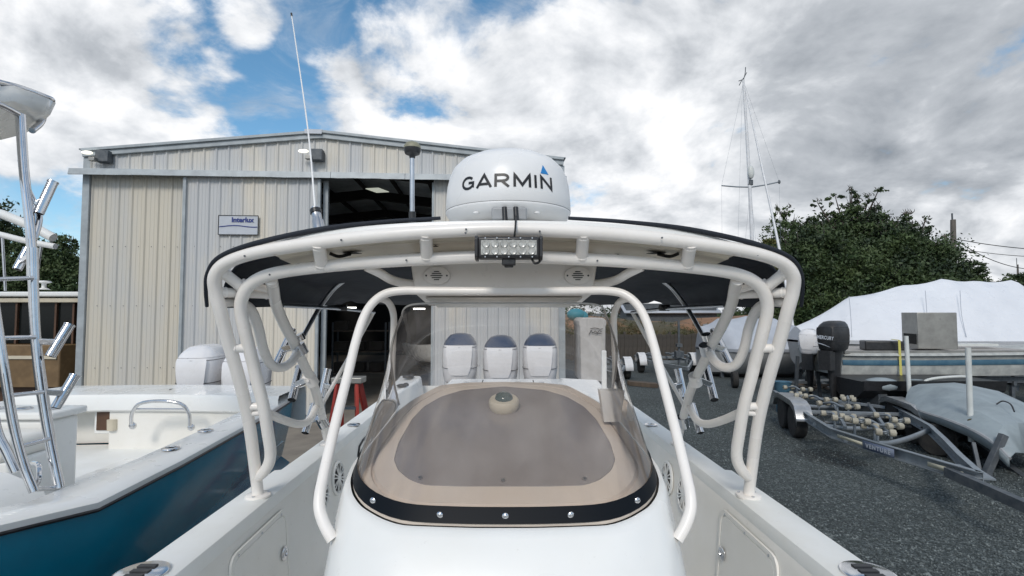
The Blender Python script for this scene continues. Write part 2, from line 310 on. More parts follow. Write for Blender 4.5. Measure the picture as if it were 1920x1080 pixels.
def thing(name, label, cat, loc, group=None, rz=0):
    o = bpy.data.objects.new(name, None); COL.objects.link(o); o.location = loc; o.rotation_euler = (0, 0, rz); o.empty_display_size = .2
    WL[o.name] = Vector(loc); return props(o, label, cat, group)
def obj(name, mb, m, parent=None, bevel=0, smooth=40, label=None, kind=None, solid=0, local=False, sub=0):
    """link a builder's geometry (given in world coordinates unless local) as one mesh object"""
    off = Vector((0, 0, 0)) if (parent is None or local) else WL[parent.name]
    me = bpy.data.meshes.new(name)
    vs = [tuple(v-off) for v in mb.v]; me.from_pydata(vs, [], mb.f)
    me.materials.append(M[m] if isinstance(m, str) else m)
    if smooth: me.shade_smooth(); me.set_sharp_from_angle(angle=R(smooth))
    me.update()
    o = bpy.data.objects.new(name, me); COL.objects.link(o)
    if parent: o.parent = parent; WL[o.name] = off if not local else WL[parent.name]
    if solid: q = o.modifiers.new('solid', 'SOLIDIFY'); q.thickness = solid; q.offset = -1
    if bevel: q = o.modifiers.new('bevel', 'BEVEL'); q.width = bevel; q.segments = 3; q.limit_method = 'ANGLE'; q.angle_limit = R(35); q.harden_normals = False
    if sub: q = o.modifiers.new('sub', 'SUBSURF'); q.levels = sub; q.render_levels = sub
    props(o, label, None, None, kind); return o
def copy_tree(o, parent=None):
    c = o.copy(); COL.objects.link(c)
    if parent: c.parent = parent
    WL[c.name] = WL.get(o.name, Vector((0, 0, 0)))
    for ch in list(o.children): copy_tree(ch, c)
    return c
def text_geo(s, size, fn, ext=.001, spacing=1.0, bold=0.0, shear=0.0):
    """flat lettering geometry mapped through fn(x, y, depth)"""
    cu = bpy.data.curves.new('t', 'FONT'); cu.body = s; cu.size = size; cu.extrude = ext; cu.align_x = 'CENTER'; cu.space_character = spacing; cu.offset = bold; cu.shear = shear; cu.resolution_u = 5
    o = bpy.data.objects.new('t', cu); COL.objects.link(o); dg = bpy.context.evaluated_depsgraph_get()
    me = bpy.data.meshes.new_from_object(o.evaluated_get(dg)); mb = MB()
    mb.v = [fn(v.co.x, v.co.y, v.co.z) for v in me.vertices]; mb.f = [tuple(p.vertices) for p in me.polygons]
    bpy.data.objects.remove(o); bpy.data.curves.remove(cu); bpy.data.meshes.remove(me); return mb
def soup(name, V, Fq, m, parent=None, kind=None):
    """fast numpy quads/tris mesh"""
    me = bpy.data.meshes.new(name); k = Fq.shape[1]
    me.vertices.add(len(V)); me.vertices.foreach_set('co', V.astype(np.float32).ravel())
    me.loops.add(Fq.size); me.loops.foreach_set('vertex_index', Fq.astype(np.int32).ravel())
    me.polygons.add(len(Fq)); me.polygons.foreach_set('loop_start', np.arange(0, Fq.size, k, dtype=np.int32))
    me.update(calc_edges=True); me.validate(); me.materials.append(M[m])
    o = bpy.data.objects.new(name, me); COL.objects.link(o)
    if parent: o.parent = parent
    if kind: o['kind'] = kind
    return o

# ------------------------------------------------------------------ ground
def groundmat():
    m = bpy.data.materials.new('gravel_ground'); m.use_nodes = True; t = m.node_tree; n = t.nodes; l = t.links; b = n['Principled BSDF']; b.inputs['Roughness'].default_value = .85
    g = n.new('ShaderNodeNewGeometry')
    v = n.new('ShaderNodeTexVoronoi'); v.inputs['Scale'].default_value = 52; l.new(g.outputs['Position'], v.inputs['Vector'])
    r = n.new('ShaderNodeValToRGB'); r.color_ramp.elements[0].color = (.026, .034, .035, 1); r.color_ramp.elements[1].color = (.18, .21, .21, 1); r.color_ramp.elements[1].position = 1
    e = r.color_ramp.elements.new(.55); e.color = (.060, .075, .077, 1)
    sp = n.new('ShaderNodeSeparateColor'); l.new(v.outputs['Color'], sp.inputs[0]); l.new(sp.outputs[0], r.inputs[0])
    x = n.new('ShaderNodeTexNoise'); x.inputs['Scale'].default_value = .45; x.inputs['Detail'].default_value = 7; l.new(g.outputs['Position'], x.inputs['Vector'])
    rr = n.new('ShaderNodeMapRange'); rr.inputs[1].default_value = .35; rr.inputs[2].default_value = .7; l.new(x.outputs[0], rr.inputs[0]); rr.inputs[3].default_value = 1.0; rr.inputs[4].default_value = .55
    # damp patch in the gravel
    d = n.new('ShaderNodeVectorMath'); d.operation = 'SUBTRACT'; l.new(g.outputs['Position'], d.inputs[0]); d.inputs[1].default_value = PG(1556, 858)
    s = n.new('ShaderNodeVectorMath'); s.operation = 'MULTIPLY'; l.new(d.outputs[0], s.inputs[0]); s.inputs[1].default_value = (1.9, 1.4, 0)
    ln = n.new('ShaderNodeVectorMath'); ln.operation = 'LENGTH'; l.new(s.outputs[0], ln.inputs[0])
    x2 = n.new('ShaderNodeTexNoise'); x2.inputs['Scale'].default_value = 2.5; l.new(g.outputs['Position'], x2.inputs['Vector'])
    a = n.new('ShaderNodeMath'); a.operation = 'ADD'; l.new(ln.outputs['Value'], a.inputs[0]); l.new(x2.outputs[0], a.inputs[1])
    pr = n.new('ShaderNodeMapRange'); pr.inputs[1].default_value = 1.2; pr.inputs[2].default_value = 1.45; pr.inputs[3].default_value = .35; pr.inputs[4].default_value = 1; l.new(a.outputs[0], pr.inputs[0])
    mm = n.new('ShaderNodeMath'); mm.operation = 'MULTIPLY'; l.new(rr.outputs[0], mm.inputs[0]); l.new(pr.outputs[0], mm.inputs[1])
    vm = n.new('ShaderNodeVectorMath'); vm.operation = 'SCALE'; l.new(r.outputs[0], vm.inputs[0]); l.new(mm.outputs[0], vm.inputs['Scale']); l.new(vm.outputs[0], b.inputs['Base Color'])
    bp = n.new('ShaderNodeBump'); bp.inputs['Strength'].default_value = .8; bp.inputs['Distance'].default_value = .02; l.new(v.outputs['Distance'], bp.inputs['Height']); bp.invert = True; l.new(bp.outputs[0], b.inputs['Normal'])
    return m
M['ground'] = groundmat()
M['stone'] = mat('gravel_stone', (.06, .074, .076), .8, nscale=14, col2=(.22, .25, .25), thr=(.48, .66), ndet=2)
g = MB().add([(-400, -60, 0), (400, -60, 0), (400, 900, 0), (-400, 900, 0)], [(0, 1, 2, 3)])
props(obj('gravel_ground', g, 'ground', smooth=0), kind='structure')
slab = MB().add([(-11, 4.6, .008), (-1.0, 4.6, .008), (-1.0, 30, .008), (-11, 30, .008)], [(0, 1, 2, 3)])
props(obj('concrete_apron', slab, 'concrete', smooth=0), kind='structure')
def gravel(n=80000):
    Y = 2.6+12*rng.random(n)**1.5; X = (.15+.95*rng.random(n))*Y*1.0+.6
    s = .006+.013*rng.random(n)**2; oc = np.array([(1, 0, 0), (-1, 0, 0), (0, 1, 0), (0, -1, 0), (0, 0, 1), (0, 0, -1)], float)
    V = oc[None]*s[:, None, None]*(.6+.8*rng.random((n, 6, 1))); V[:, :, 2] *= .7
    a = rng.random(n)*6.3; c, q = np.cos(a)[:, None], np.sin(a)[:, None]; x = V[:, :, 0]*c-V[:, :, 1]*q; y = V[:, :, 0]*q+V[:, :, 1]*c
    V[:, :, 0] = x+X[:, None]; V[:, :, 1] = y+Y[:, None]; V[:, :, 2] += s[:, None]*.25
    f = np.array([(0, 2, 4), (2, 1, 4), (1, 3, 4), (3, 0, 4), (2, 0, 5), (1, 2, 5), (3, 1, 5), (0, 3, 5)])
    Fq = (f[None]+(np.arange(n)*6)[:, None, None]).reshape(-1, 3)
    props(soup('gravel', V.reshape(-1, 3), Fq, 'stone'), 'loose dark grey gravel strewn over the yard right of the white boat', 'gravel', kind='stuff')
gravel()

# ------------------------------------------------------------------ metal shed
SA = Vector((-10.42, 12.3, 0)); SB = Vector((1.27, 13.0, 0)); SL = (SB-SA).length; SU = (SB-SA)/SL; SN = Vector((SU.y, -SU.x, 0))
def sp_(s, z, off=0.0): return SA+SU*s+SN*off+Vector((0, 0, z))
def sx(px):
    d = ray(px, 585); d2 = Vector((d.x, d.y, 0)); # solve A+U s = d t
    return (SA.x*d2.y-SA.y*d2.x)/(SU.y*d2.x-SU.x*d2.y)
def zat(py, s): 
    q = SA+SU*s; return P(960, py, q.y).z
shed = thing('metal_boat_shed', 'ribbed beige metal shed with low gable and open sliding door', 'shed', (SA+SB)/2)
HB, HT = zat(333, 0), zat(317, 0)
def sheet(s0, s1, z0, z1, off, zt=None):
    """one ribbed sheet: trapezoid ribs every 0.3 m; zt(s) gives a sloping top"""
    n = max(1, round((s1-s0)/.305)); w = (s1-s0)/n; pts = []
    for i in range(n):
        a = s0+i*w; pts += [(a, .032), (a+.022, .032), (a+.05, 0), (a+w*.36, 0), (a+w*.39, .007), (a+w*.45, .007), (a+w*.48, 0), (a+w*.66, 0), (a+w*.69, .007), (a+w*.75, .007), (a+w*.78, 0), (a+w-.03, 0)]
    pts.append((s1-.001, .030)); mb = MB()
    mb.loft([[sp_(s, z0, off+d) for s, d in pts], [sp_(s, (zt(s) if zt else z1), off+d) for s, d in pts]]); return mb
def leaf(s0, s1, z0, z1, off, m, name='wall_sheet', zt=None):
    k = max(1, round((s1-s0)/.92)); w = (s1-s0)/k
    for i in range(k): obj(name, sheet(s0+i*w, s0+(i+1)*w, z0, z1, off+.001*(i % 2), zt), m, shed, smooth=25)
sD0, sD1, sD2, sD3 = sx(158), sx(349), sx(599), sx(812)
leaf(.12, sD1+.5, .05, HB+.08, .0, 'shedA', 'door_sheet')
leaf(sD1, sD2, .05, HB+.08, .16, 'shedB', 'door_sheet')
leaf(sD3, SL-.05, .05, HB+.08, .0, 'shedB', 'door_sheet')
sm_ = sx(600)
ZEL, ZPK = zat(297, 0), zat(262, sm_)
ridge = lambda s: (ZEL+(ZPK-ZEL)*s/sm_) if s < sm_ else (ZPK-(ZPK-ZEL)*(s-sm_)/(SL-sm_))
leaf(.1, SL-.05, HT-.12, 0, .05, 'shedB', 'gable_sheet', ridge)
e = MB()   # door edge frames, corner trims
for s, off in ((sD2, .17),): e.beam(sp_(s, 0, off), sp_(s, HB, off), .07, .09, SN)
obj('door_edge', MB().beam(sp_(sD1, 0, .19), sp_(sD1, HB, .19), .07, .09, SN), 'shedsteel', shed, bevel=.004)
obj('door_edge', e, 'shedsteel', shed, bevel=.004)
e = MB(); e.beam(sp_(sD2+.1, 0, -.05), sp_(sD2+.1, HB, -.05), .12, .1, SN); e.beam(sp_(sD3-.02, 0, 0), sp_(sD3-.02, HB, 0), .05, .08, SN)
obj('door_jamb', e, 'shedsteel', shed, bevel=.004)
for s in (.03, SL-.0): obj('corner_trim', MB().beam(sp_(s, 0, .02), sp_(s, ridge(min(max(s, 0), SL)), .02), .16, .14, SN), 'shedsteel', shed, bevel=.004)
h = MB(); hz = (HB+HT)/2
prof = [(.02, HT-HB-.01), (.30, (HT-HB)*.72), (.33, .0), (.30, -.0), (.27, (HT-HB)*.6), (.02, (HT-HB)*.8)]
for a, b in ((-.22, sx(622)), (sx(622)+.01, sx(760)), (sx(760)+.01, SL+.1)):
    secs = [[sp_(s, HB+z+random.uniform(-.006, .006), o) for o, z in prof] for s in np.linspace(a, b, 12)]
    obj('door_track_cover', MB().loft(secs, closed=True, capa=True, capb=True), 'shedsteel', shed, smooth=30)
r = MB()
for s0, s1 in ((-.05, sm_), (sm_, SL+.05)):
    for dz, off, t in ((.06, .10, .12), (.155, .15, .07)):
        r.beam(sp_(s0, ridge(max(0, min(SL, s0)))+dz, off), sp_(s1, ridge(max(0, min(SL, s1)))+dz, off), .09, t, (0, 0, 1))
obj('rake_trim', r, 'shedsteel', shed, bevel=.008)
rf = MB()
rf.loft([[sp_(-.1, ridge(0)+.19, .18), sp_(sm_, ridge(sm_)+.19, .18), sp_(SL+.1, ridge(SL)+.19, .18)], [sp_(-.1, ridge(0)+.19, -20), sp_(sm_, ridge(sm_)+.19, -20), sp_(SL+.1, ridge(SL)+.19, -20)]])
obj('roof', rf, 'shedsteel', shed, solid=.03)
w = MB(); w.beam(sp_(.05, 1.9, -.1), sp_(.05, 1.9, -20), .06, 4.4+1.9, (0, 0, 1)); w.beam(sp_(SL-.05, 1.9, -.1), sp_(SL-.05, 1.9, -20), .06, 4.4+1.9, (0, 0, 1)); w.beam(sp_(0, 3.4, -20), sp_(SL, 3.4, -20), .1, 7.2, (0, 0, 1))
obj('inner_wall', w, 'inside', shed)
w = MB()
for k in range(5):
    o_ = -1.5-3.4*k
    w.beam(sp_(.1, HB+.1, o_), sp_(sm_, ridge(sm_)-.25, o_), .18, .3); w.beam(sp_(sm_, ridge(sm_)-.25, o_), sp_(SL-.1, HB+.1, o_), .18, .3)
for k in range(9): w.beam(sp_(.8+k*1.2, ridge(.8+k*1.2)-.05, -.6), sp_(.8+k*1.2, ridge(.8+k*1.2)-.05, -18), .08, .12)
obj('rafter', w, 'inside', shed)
obj('skylight', MB().beam(sp_(sx(655), HB+.42, -2.4), sp_(sx(669), HB+.47, -3.1), .42, .02), 'skylight', shed)
for (px, py, off, ln_) in ((655, 577, -7, .26), (786, 579, -5, .20)):
    q = P(px, py, 12.7-off); obj('strip_light', MB().beam(q-SU*ln_, q+SU*ln_, .06, .05), 'tube_on', shed)
def flood(px, py):
    s = sx(px); z = zat(py, s); f = MB().box(sp_(s+.28, z, .18), (.30, .20, .28), rz=math.atan2(SU.y, SU.x)); fo = obj('flood_light', f, 'dkgalv', shed, bevel=.015)
    obj('lamp_face', MB().ell(sp_(s, z+.05, .34), (.13, .08, .04)), 'lamp_on', fo); obj('bracket', MB().box(sp_(s+.12, z-.1, .3), (.14, .14, .09)), 'bare', fo, bevel=.01)
flood(172, 298); flood(572, 295)
ss = sx(451); sg = MB().box(sp_(ss, zat(425, ss), .215), (.94, .02, .47), rz=math.atan2(SU.y, SU.x)); sgo = obj('sign', sg, 'signw', shed, bevel=.004, label='white rectangular sign with blue Interlux lettering and wave')
cz = zat(425, ss); OFF = .235
fr = MB()
for a, b in (((-.47, -.235), (.47, -.235)), ((-.47, .235), (.47, .235)), ((-.47, -.235), (-.47, .235)), ((.47, -.235), (.47, .235))): fr.beam(sp_(ss+a[0], cz+a[1], OFF-.006), sp_(ss+b[0], cz+b[1], OFF-.006), .014, .014)
obj('sign_border', fr, 'ink', sgo)
obj('lettering', text_geo('Interlux', .165, lambda x, y, z: sp_(ss+.10+x, cz+.075+y, OFF+z), .001, 1.0, .006), 'navy_ink', sgo, smooth=0)
wv = [[sp_(ss+x, cz-.03+.018*math.sin(x*7.0+2.2)+(-1)**0*q, OFF) for x in np.linspace(-.45, .45, 24)] for q in (-.010, .012)]
obj('wave_stripe', MB().loft(wv), 'navy_ink', sgo, smooth=0)
obj('maker_plate', MB().box(sp_(sx(586), zat(252, sm_)+.0, .20), (.42, .02, .11), rz=math.atan2(SU.y, SU.x)), 'signw', shed)
# screws on the sheets
scw = MB()
for (s0, s1, off) in ((.2, sD1, .01), (sD1+.1, sD2-.1, .17), (sD3+.1, SL-.2, .01)):
    for z in (1.2, 2.7, 4.15):
        s = s0+.15
        while s < s1: scw.box(sp_(s, z, off+.012), (.014, .014, .014)); s += .305
obj('screw', scw, 'dkgalv', shed, smooth=0, kind='stuff')
# things inside the shed
def small_boat(name, label, loc, rz, L_=5.0, m='gel', wdt=1.0, tz=.6):
    t = thing(name, label, 'boat', loc, rz=rz); mb = MB(); secs = []
    for i, u in enumerate(np.linspace(0, 1, 9)):
        w_ = wdt*(1-u**3)**.6+.02; y = L_*u; k = tz+.25*u*u
        secs.append([(-w_, y, k+.65), (-w_*.9, y, k+.3), (-w_*.75, y, k+.12), (0, y, k+.25*u), (w_*.75, y, k+.12), (w_*.9, y, k+.3), (w_, y, k+.65), (w_*.86, y, k+.67), (w_*.8, y, k+.45), (-w_*.8, y, k+.45), (-w_*.86, y, k+.67)])
    obj('hull', mb.loft(secs, closed=True, capa=True, capb=True), m, t, local=True)
    tr_ = MB(); tr_.beam((-.5, .6, tz-.1), (.5, .6, tz-.1), .06, .06); tr_.beam((-.5, .3, tz-.08), (-.5, L_*.7, tz-.08), .08, .14); tr_.beam((.5, .3, tz-.08), (.5, L_*.7, tz-.08), .08, .14); tr_.beam((-.8, .9, .3), (.8, .9, .3), .08, .1)
    for x in (-.5, .5):
        for y in (.9, L_*.6): tr_.beam((x, y, 0), (x, y, tz), .08, .08, (0, 1, 0))
    obj('cradle', tr_, 'dkgalv', t, local=True); return t
b_in = small_boat('stored_boat', 'white open boat stored in the dark shed behind the door opening', (-3.3, 20, 0), R(200), 5, 'gel', 1.0, .7)
sh = thing('storage_shelf', 'dark storage rack with boxes deep inside the open shed door', 'shelf', (-5.2, 17.5, 0))
q = MB()
for x in (-6.1, -4.3):
    for y in (17.3, 17.8): q.beam((x, y, 0), (x, y, 2.2), .05, .05, (0, 1, 0))
obj('frame', q, 'dkgalv', sh)
for z in (.5, 1.2, 1.9): obj('shelf_board', MB().box((-5.2, 17.55, z), (1.8, .5, .04)), 'wood', sh)
for k in range(7):
    bx = thing('box', ['brown', 'grey', 'pale'][k % 3]+' box on the '+['bottom', 'middle', 'top'][k//3 if k < 6 else 2]+' board of the storage rack in the shed, number of its row hidden in shade', 'box', (-5.9+.55*(k % 3), 17.5, [.52, 1.22, 1.92][min(2, k//3)])) if False else None
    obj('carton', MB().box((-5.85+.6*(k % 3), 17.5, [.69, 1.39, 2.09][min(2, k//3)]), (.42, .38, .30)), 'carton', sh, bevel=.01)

# ------------------------------------------------------------------ the white boat (camera stands in its bow)
BO = thing('centre_console_boat', 'white centre console boat with hardtop, radar dome and three outboards, filling the middle', 'boat', (0, 2.5, 0))
def xc(Y): return .012-.022*Y
def B(x, Y, z): return Vector((xc(Y)+x, Y, CZ+z))
def pix(px, py, Y):                     # picture measurement -> boat-relative coordinates
    p = P(px, py, Y); return (p.x-xc(Y), Y, p.z-CZ)
def mir(l): return [(-x, y, z) for x, y, z in l]
def Bs(l): return [B(*q) for q in l]
def both(l): return (l, mir(l))
st = [(-1.75, .04, -.60), (-1.4, .38, -.62), (-.9, .68, -.66), (-.3, .90, -.70), (.4, 1.05, -.745), (1.1, 1.13, -.785), (1.7, 1.155, -.80), (2.3, 1.165, -.805), (2.62, 1.165, -.805), (2.63, 1.135, -.805), (3.4, 1.135, -.805), (4.4, 1.125, -.80), (5.55, 1.10, -.79)]
hull = MB(); cap = MB(); wall = MB()
for sg_ in (-1, 1):
    hs, cs, ws = [], [], []
    for Y, w_, z in st:
        k = max(w_, .02)
        hs.append([B(sg_*(k-.004), Y, z-.012), B(sg_*k*.985, Y, z-.10), B(sg_*k*.93, Y, z-.5), B(sg_*k*.84, Y, z-.95), B(sg_*k*.80, Y, z-1.0), B(0, Y, z-1.35+.3*max(0, -Y)*.6)])
        gw = min(.155 if Y < 2.625 else .125, k*.6)
        cs.append([B(sg_*(k+.014), Y, z-.05), B(sg_*(k+.016), Y, z-.016), B(sg_*(k-.002), Y, z), B(sg_*(k-gw+.03), Y, z+.004), B(sg_*(k-gw+.008), Y, z-.004), B(sg_*(k-gw), Y, z-.028), B(sg_*(k-gw+.002), Y, z-.055)])
        ws.append([B(sg_*(k-gw+.002), Y, z-.055), B(sg_*(k-gw-.012), Y, z-.09), B(sg_*max(.01, k-gw-.05), Y, -1.40), B(sg_*max(.005, k-gw-.09), Y, -1.448)])
    hull.loft(hs); cap.loft(cs); wall.loft(ws)
hull.add([B(-1.10, 5.55, -.80), B(1.10, 5.55, -.80), B(.88, 5.55, -1.8), B(0, 5.55, -2.14), B(-.88, 5.55, -1.8)], [(0, 1, 2, 3, 4)])
obj('hull', hull, 'gel', BO, smooth=50); obj('gunwale_cap', cap, 'nonskid', BO, smooth=50); obj('liner_wall', wall, 'liner', BO, smooth=50)
fl = MB().loft([[B(-max(.01, w_-.2), Y, -1.45), B(max(.01, w_-.2), Y, -1.45)] for Y, w_, z in st]); obj('deck_floor', fl, 'nonskid', BO)
# locker doors in the inner walls
def wallpt(sg_, Y, z, off=0):
    w_ = np.interp(Y, [s[0] for s in st], [s[1]+(.03 if s[0] > 2.625 else 0) for s in st]); t = (-.89-z)/.51
    return B(sg_*(w_-.155-.012-.038*max(0, t)-off), Y, z)
for sg_ in (1, -1):
    for y0, y1 in ((1.86, 2.36), (1.15, 1.76)):
        z0, z1 = -1.28, -.885; rad = .05; path = []
        for cy_, cz_, a0 in ((y1-rad, z1-rad, 0), (y0+rad, z1-rad, 90), (y0+rad, z0+rad, 180), (y1-rad, z0+rad, 270)):
            for a in (0, 30, 60, 90): path.append((cy_+rad*math.cos(R(a0+a)), cz_+rad*math.sin(R(a0+a))))
        d = MB(); o_ = [wallpt(sg_, y, z, .001) for y, z in path]; i_ = [wallpt(sg_, y, z, .010) for y, z in path]
        c_y, c_z = (y0+y1)/2, (z0+z1)/2; in2 = [wallpt(sg_, c_y+(y-c_y)*.93, c_z+(z-c_z)*.91, .010) for y, z in path]; in3 = [wallpt(sg_, c_y+(y-c_y)*.92, c_z+(z-c_z)*.895, .004) for y, z in path]; in4 = [wallpt(sg_, c_y+(y-c_y)*.905, c_z+(z-c_z)*.875, .009) for y, z in path]
        d.loft([o_, i_, in2, in3, in4], closed=True, capb=True); do = obj('locker_door', d, 'liner', BO, smooth=35)
        if y1 > 2:
            c = wallpt(sg_, y1-.06, -1.07, .012); obj('latch', MB().lathe([(.030, 0), (.030, .006), (.024, .010), (.012, .010), (.010, .004)], c, (-sg_, 0, .05), 20), 'steel', do)
        sc = MB()
        for y in (y0+.06, y1-.06, (y0+y1)/2):
            for z in (z1-.015, z0+.015): sc.cyl(wallpt(sg_, y, z, .009), wallpt(sg_, y, z, .013), .005, 8)
        obj('screw', sc, 'alu', do)
    for Y in (3.08, 2.80):   # round speakers
        c = wallpt(sg_, Y, -.99+(.0 if Y > 3 else .0), .002); ax = Vector((-sg_, 0, .07)).normalized()
        sp0 = obj('speaker', MB().lathe([(.098, 0), (.098, .008), (.088, .014), (.082, .008), (.0, .006)], c, ax, 28), 'gel', BO)
        obj('cone', MB().lathe([(.079, .009), (.0, .009)], c, ax, 24), 'black', sp0)
        pt = MB(); u = Vector((0, 1, 0)); v = ax.cross(u)
        for k in range(8):
            a = R(22.5+45*k); d1 = u*math.cos(a)+v*math.sin(a); t1 = ax.cross(d1)
            for e_ in (-.007, .007): pt.beam(c+ax*.013+d1*.02+t1*e_*.6, c+ax*.013+d1*.083+t1*e_*1.6, .007, .004, ax)
        pt.lathe([(.022, .0), (.022, .014), (.0, .017)], c, ax, 14)
        obj('grille', pt, 'gel', sp0)
# bow cleat discs on the gunwale near the camera, gunwale rod holders, floor-level pocket
for sg_ in (-1, 1):
    k = B(sg_*1.10, 1.57, -.792); bz = obj('pop_up_cleat', MB().lathe([(.075, 0), (.075, .006), (.066, .009), (.0, .009)], k, n=28), 'steel', BO)
    b2 = MB(); [b2.box(k+Vector((0, dy, .011)), (.055, .018, .004)) for dy in (-.03, 0, .03)]; obj('cleat_slot', b2, 'black', bz)
    for Y in (3.62, 4.7):
        k = B(sg_*1.05, Y, -.798); rh = obj('gunwale_rod_holder', MB().lathe([(.032, 0), (.045, .002), (.045, .006), (.032, .010), (.026, .010), (.024, .0)], k, n=22, cap=False), 'steel', BO)
        obj('holder_bore', MB().lathe([(.026, .004), (.0, .004)], k, n=16), 'hole', rh)
    # wall pocket trim
    pk = MB(); l_ = [wallpt(sg_, y, z, .004) for y, z in ((3.55, -.93), (4.05, -.93), (4.05, -1.12), (3.60, -1.16))]; pk.tube(l_, .008, 8, closed=True, sub=4); obj('pocket_trim', pk, 'black', BO)
    lk = MB(); lk.beam(B(sg_*.985, 3.95, -.86), B(sg_*.975, 4.3, -.86), .02, .03); obj('grab_handle', lk, 'steel', BO)
# stern: transom coaming, corner blocks, engines
tc_ = MB(); tc_.box(B(.05, 5.2, -.77), (1.22, .5, .12)); obj('transom_cap', tc_, 'gel', BO, bevel=.03)
obj('transom_wall', MB().box(B(.05, 5.05, -1.13), (1.18, .2, .62)), 'liner', BO, bevel=.02)
hl = MB(); [hl.box(B(x, 5.15, -.708), (.008, .36, .003)) for x in (-.2, .32)]; hl.box(B(.05, 4.947, -.76), (1.1, .004, .004)); obj('hatch_seam', hl, 'hole', BO)
for x in (-.36, .16, .4): obj('pull_ring', MB().lathe([(.028, 0), (.028, .005), (.018, .006)], B(x, 5.15, -.709), n=14), 'steel', BO)
cb = MB(); cb.loft([[B(.60, 5.4, -.695), B(1.0, 5.3, -.70), B(1.0, 4.45, -.775), B(.86, 4.4, -.785), B(.80, 4.75, -.75), B(.60, 4.9, -.70)], [B(.60, 5.4, -1.42), B(1.0, 5.3, -1.42), B(1.0, 4.45, -1.42), B(.86, 4.4, -1.42), B(.80, 4.75, -1.42), B(.60, 4.9, -1.42)]], closed=True, capa=True, capb=True)
obj('stern_corner', cb, 'gel', BO, bevel=.025)
cb = MB(); cb.loft([[B(-1.10, 5.5, -.68), B(-.86, 5.45, -.68), B(-.86, 5.2, -.69), B(-1.04, 4.7, -.78), B(-1.12, 4.7, -.79)], [B(-1.10, 5.5, -1.42), B(-.74, 5.45, -1.42), B(-.76, 5.1, -1.42), B(-.96, 4.6, -1.42), B(-1.10, 4.6, -1.42)]], closed=True, capa=True, capb=True)
lc = obj('stern_corner', cb, 'gel', BO, bevel=.025, label='port stern corner block with two black hinges')
for Y, z in ((5.3, -.672), (5.0, -.72)): obj('hinge', MB().ell(B(-.98, Y, z), (.055, .04, .018)).ell(B(-.95, Y+.05, z), (.03, .03, .022)), 'black', lc)
obj('stern_post', MB().box(B(.98, 4.9, -.58), (.045, .045, .42)), 'gel', BO, bevel=.008)

def se(w_, d_, z, n=24, e=3.2, cy_=0.0, cx_=0.0):
    out = []
    for k in range(n):
        a = 2*math.pi*k/n; c, s = math.cos(a), math.sin(a)
        out.append((cx_+w_*math.copysign(abs(c)**(2/e), c), cy_+d_*math.copysign(abs(s)**(2/e), s), z))
    return out
def outboard(parent, loc, mc='cowl', mt='cap', rz=0.0, sc=1.0, text=None, ycol='black', tilt=0.0, nm='outboard_motor'):
    """front of the motor faces -Y; loc is the transom bracket top. Parts become sub-parts."""
    rm = Matrix.Translation(loc) @ Matrix.Rotation(rz, 4, 'Z') @ Matrix.Rotation(tilt, 4, 'X') @ Matrix.Scale(sc, 4)
    def T(l): return [rm @ Vector(p) for p in l]
    prof = [(.15, .22, .0, .30), (.19, .27, .05, .31), (.205, .30, .16, .32), (.212, .315, .30, .32), (.206, .31, .42, .32), (.195, .300, .465, .32)]
    mb = MB().loft([T(se(a, b, z, cy_=c)) for a, b, z, c in prof], closed=True, capa=True)
    root = obj(nm, mb, mc, parent, smooth=50)
    fp = MB().loft([T([(x*w2, .32-d2-.012-(.0 if abs(x) < .9 else -.012), z) for x in (-1, -.9, -.4, 0, .4, .9, 1)]) for w2, d2, z in ((.10, .295, .12), (.13, .305, .20), (.145, .31, .34), (.15, .30, .42), (.145, .290, .462))]); obj('front_panel', fp, mc, root, smooth=60)
    pr2 = [(.194, .298, .468, .32), (.188, .290, .488, .325), (.170, .275, .52, .34), (.125, .23, .572, .36), (.06, .14, .592, .37), (.0, .0, .594, .37)]
    obj('cowl_top', MB().loft([T(se(a, b, z, cy_=c)) for a, b, z, c in pr2], closed=True), mt, root, smooth=60)
    lg = MB().loft([T(se(a, b, z, cy_=c, e=2.6)) for a, b, z, c in ((.13, .20, 0, .30), (.10, .16, -.15, .30), (.07, .14, -.5, .32), (.05, .16, -.75, .34), (.02, .12, -.95, .34))], closed=True, capa=True, capb=True)
    obj('leg', lg, ycol, root, smooth=50)
    obj('bracket', MB().add(T([(x, y, z) for x in (-.11, .11) for y in (.0, .16) for z in (-.35, .02)]), [(0, 1, 3, 2), (4, 6, 7, 5), (0, 4, 5, 1), (2, 3, 7, 6), (0, 2, 6, 4), (1, 5, 7, 3)]), 'black', root)
    sm_l = [T(se(a, b, z, cy_=c)) for a, b, z, c in ((.2085, .3125, .196, .32), (.2135, .3175, .200, .32), (.2095, .3135, .204, .32))]; obj('cowl_seam', MB().loft(sm_l, closed=True), 'black', root)
    obj('vent', MB().loft([T(se(a, b, z, cy_=c)) for a, b, z, c in ((.200, .305, .435, .32), (.2035, .309, .440, .32), (.199, .304, .445, .32))], closed=True), 'black', root)
    return root, rm
for px, top, dz in ((867, 625, 0), (937, 629, -.02), (1006, 626, -.01)):
    p = pix(px, top, 6.35); outboard(BO, B(p[0], 5.85, p[2]-.585+dz*0), rz=R({867: 3, 937: -1, 1006: -4}[px]))

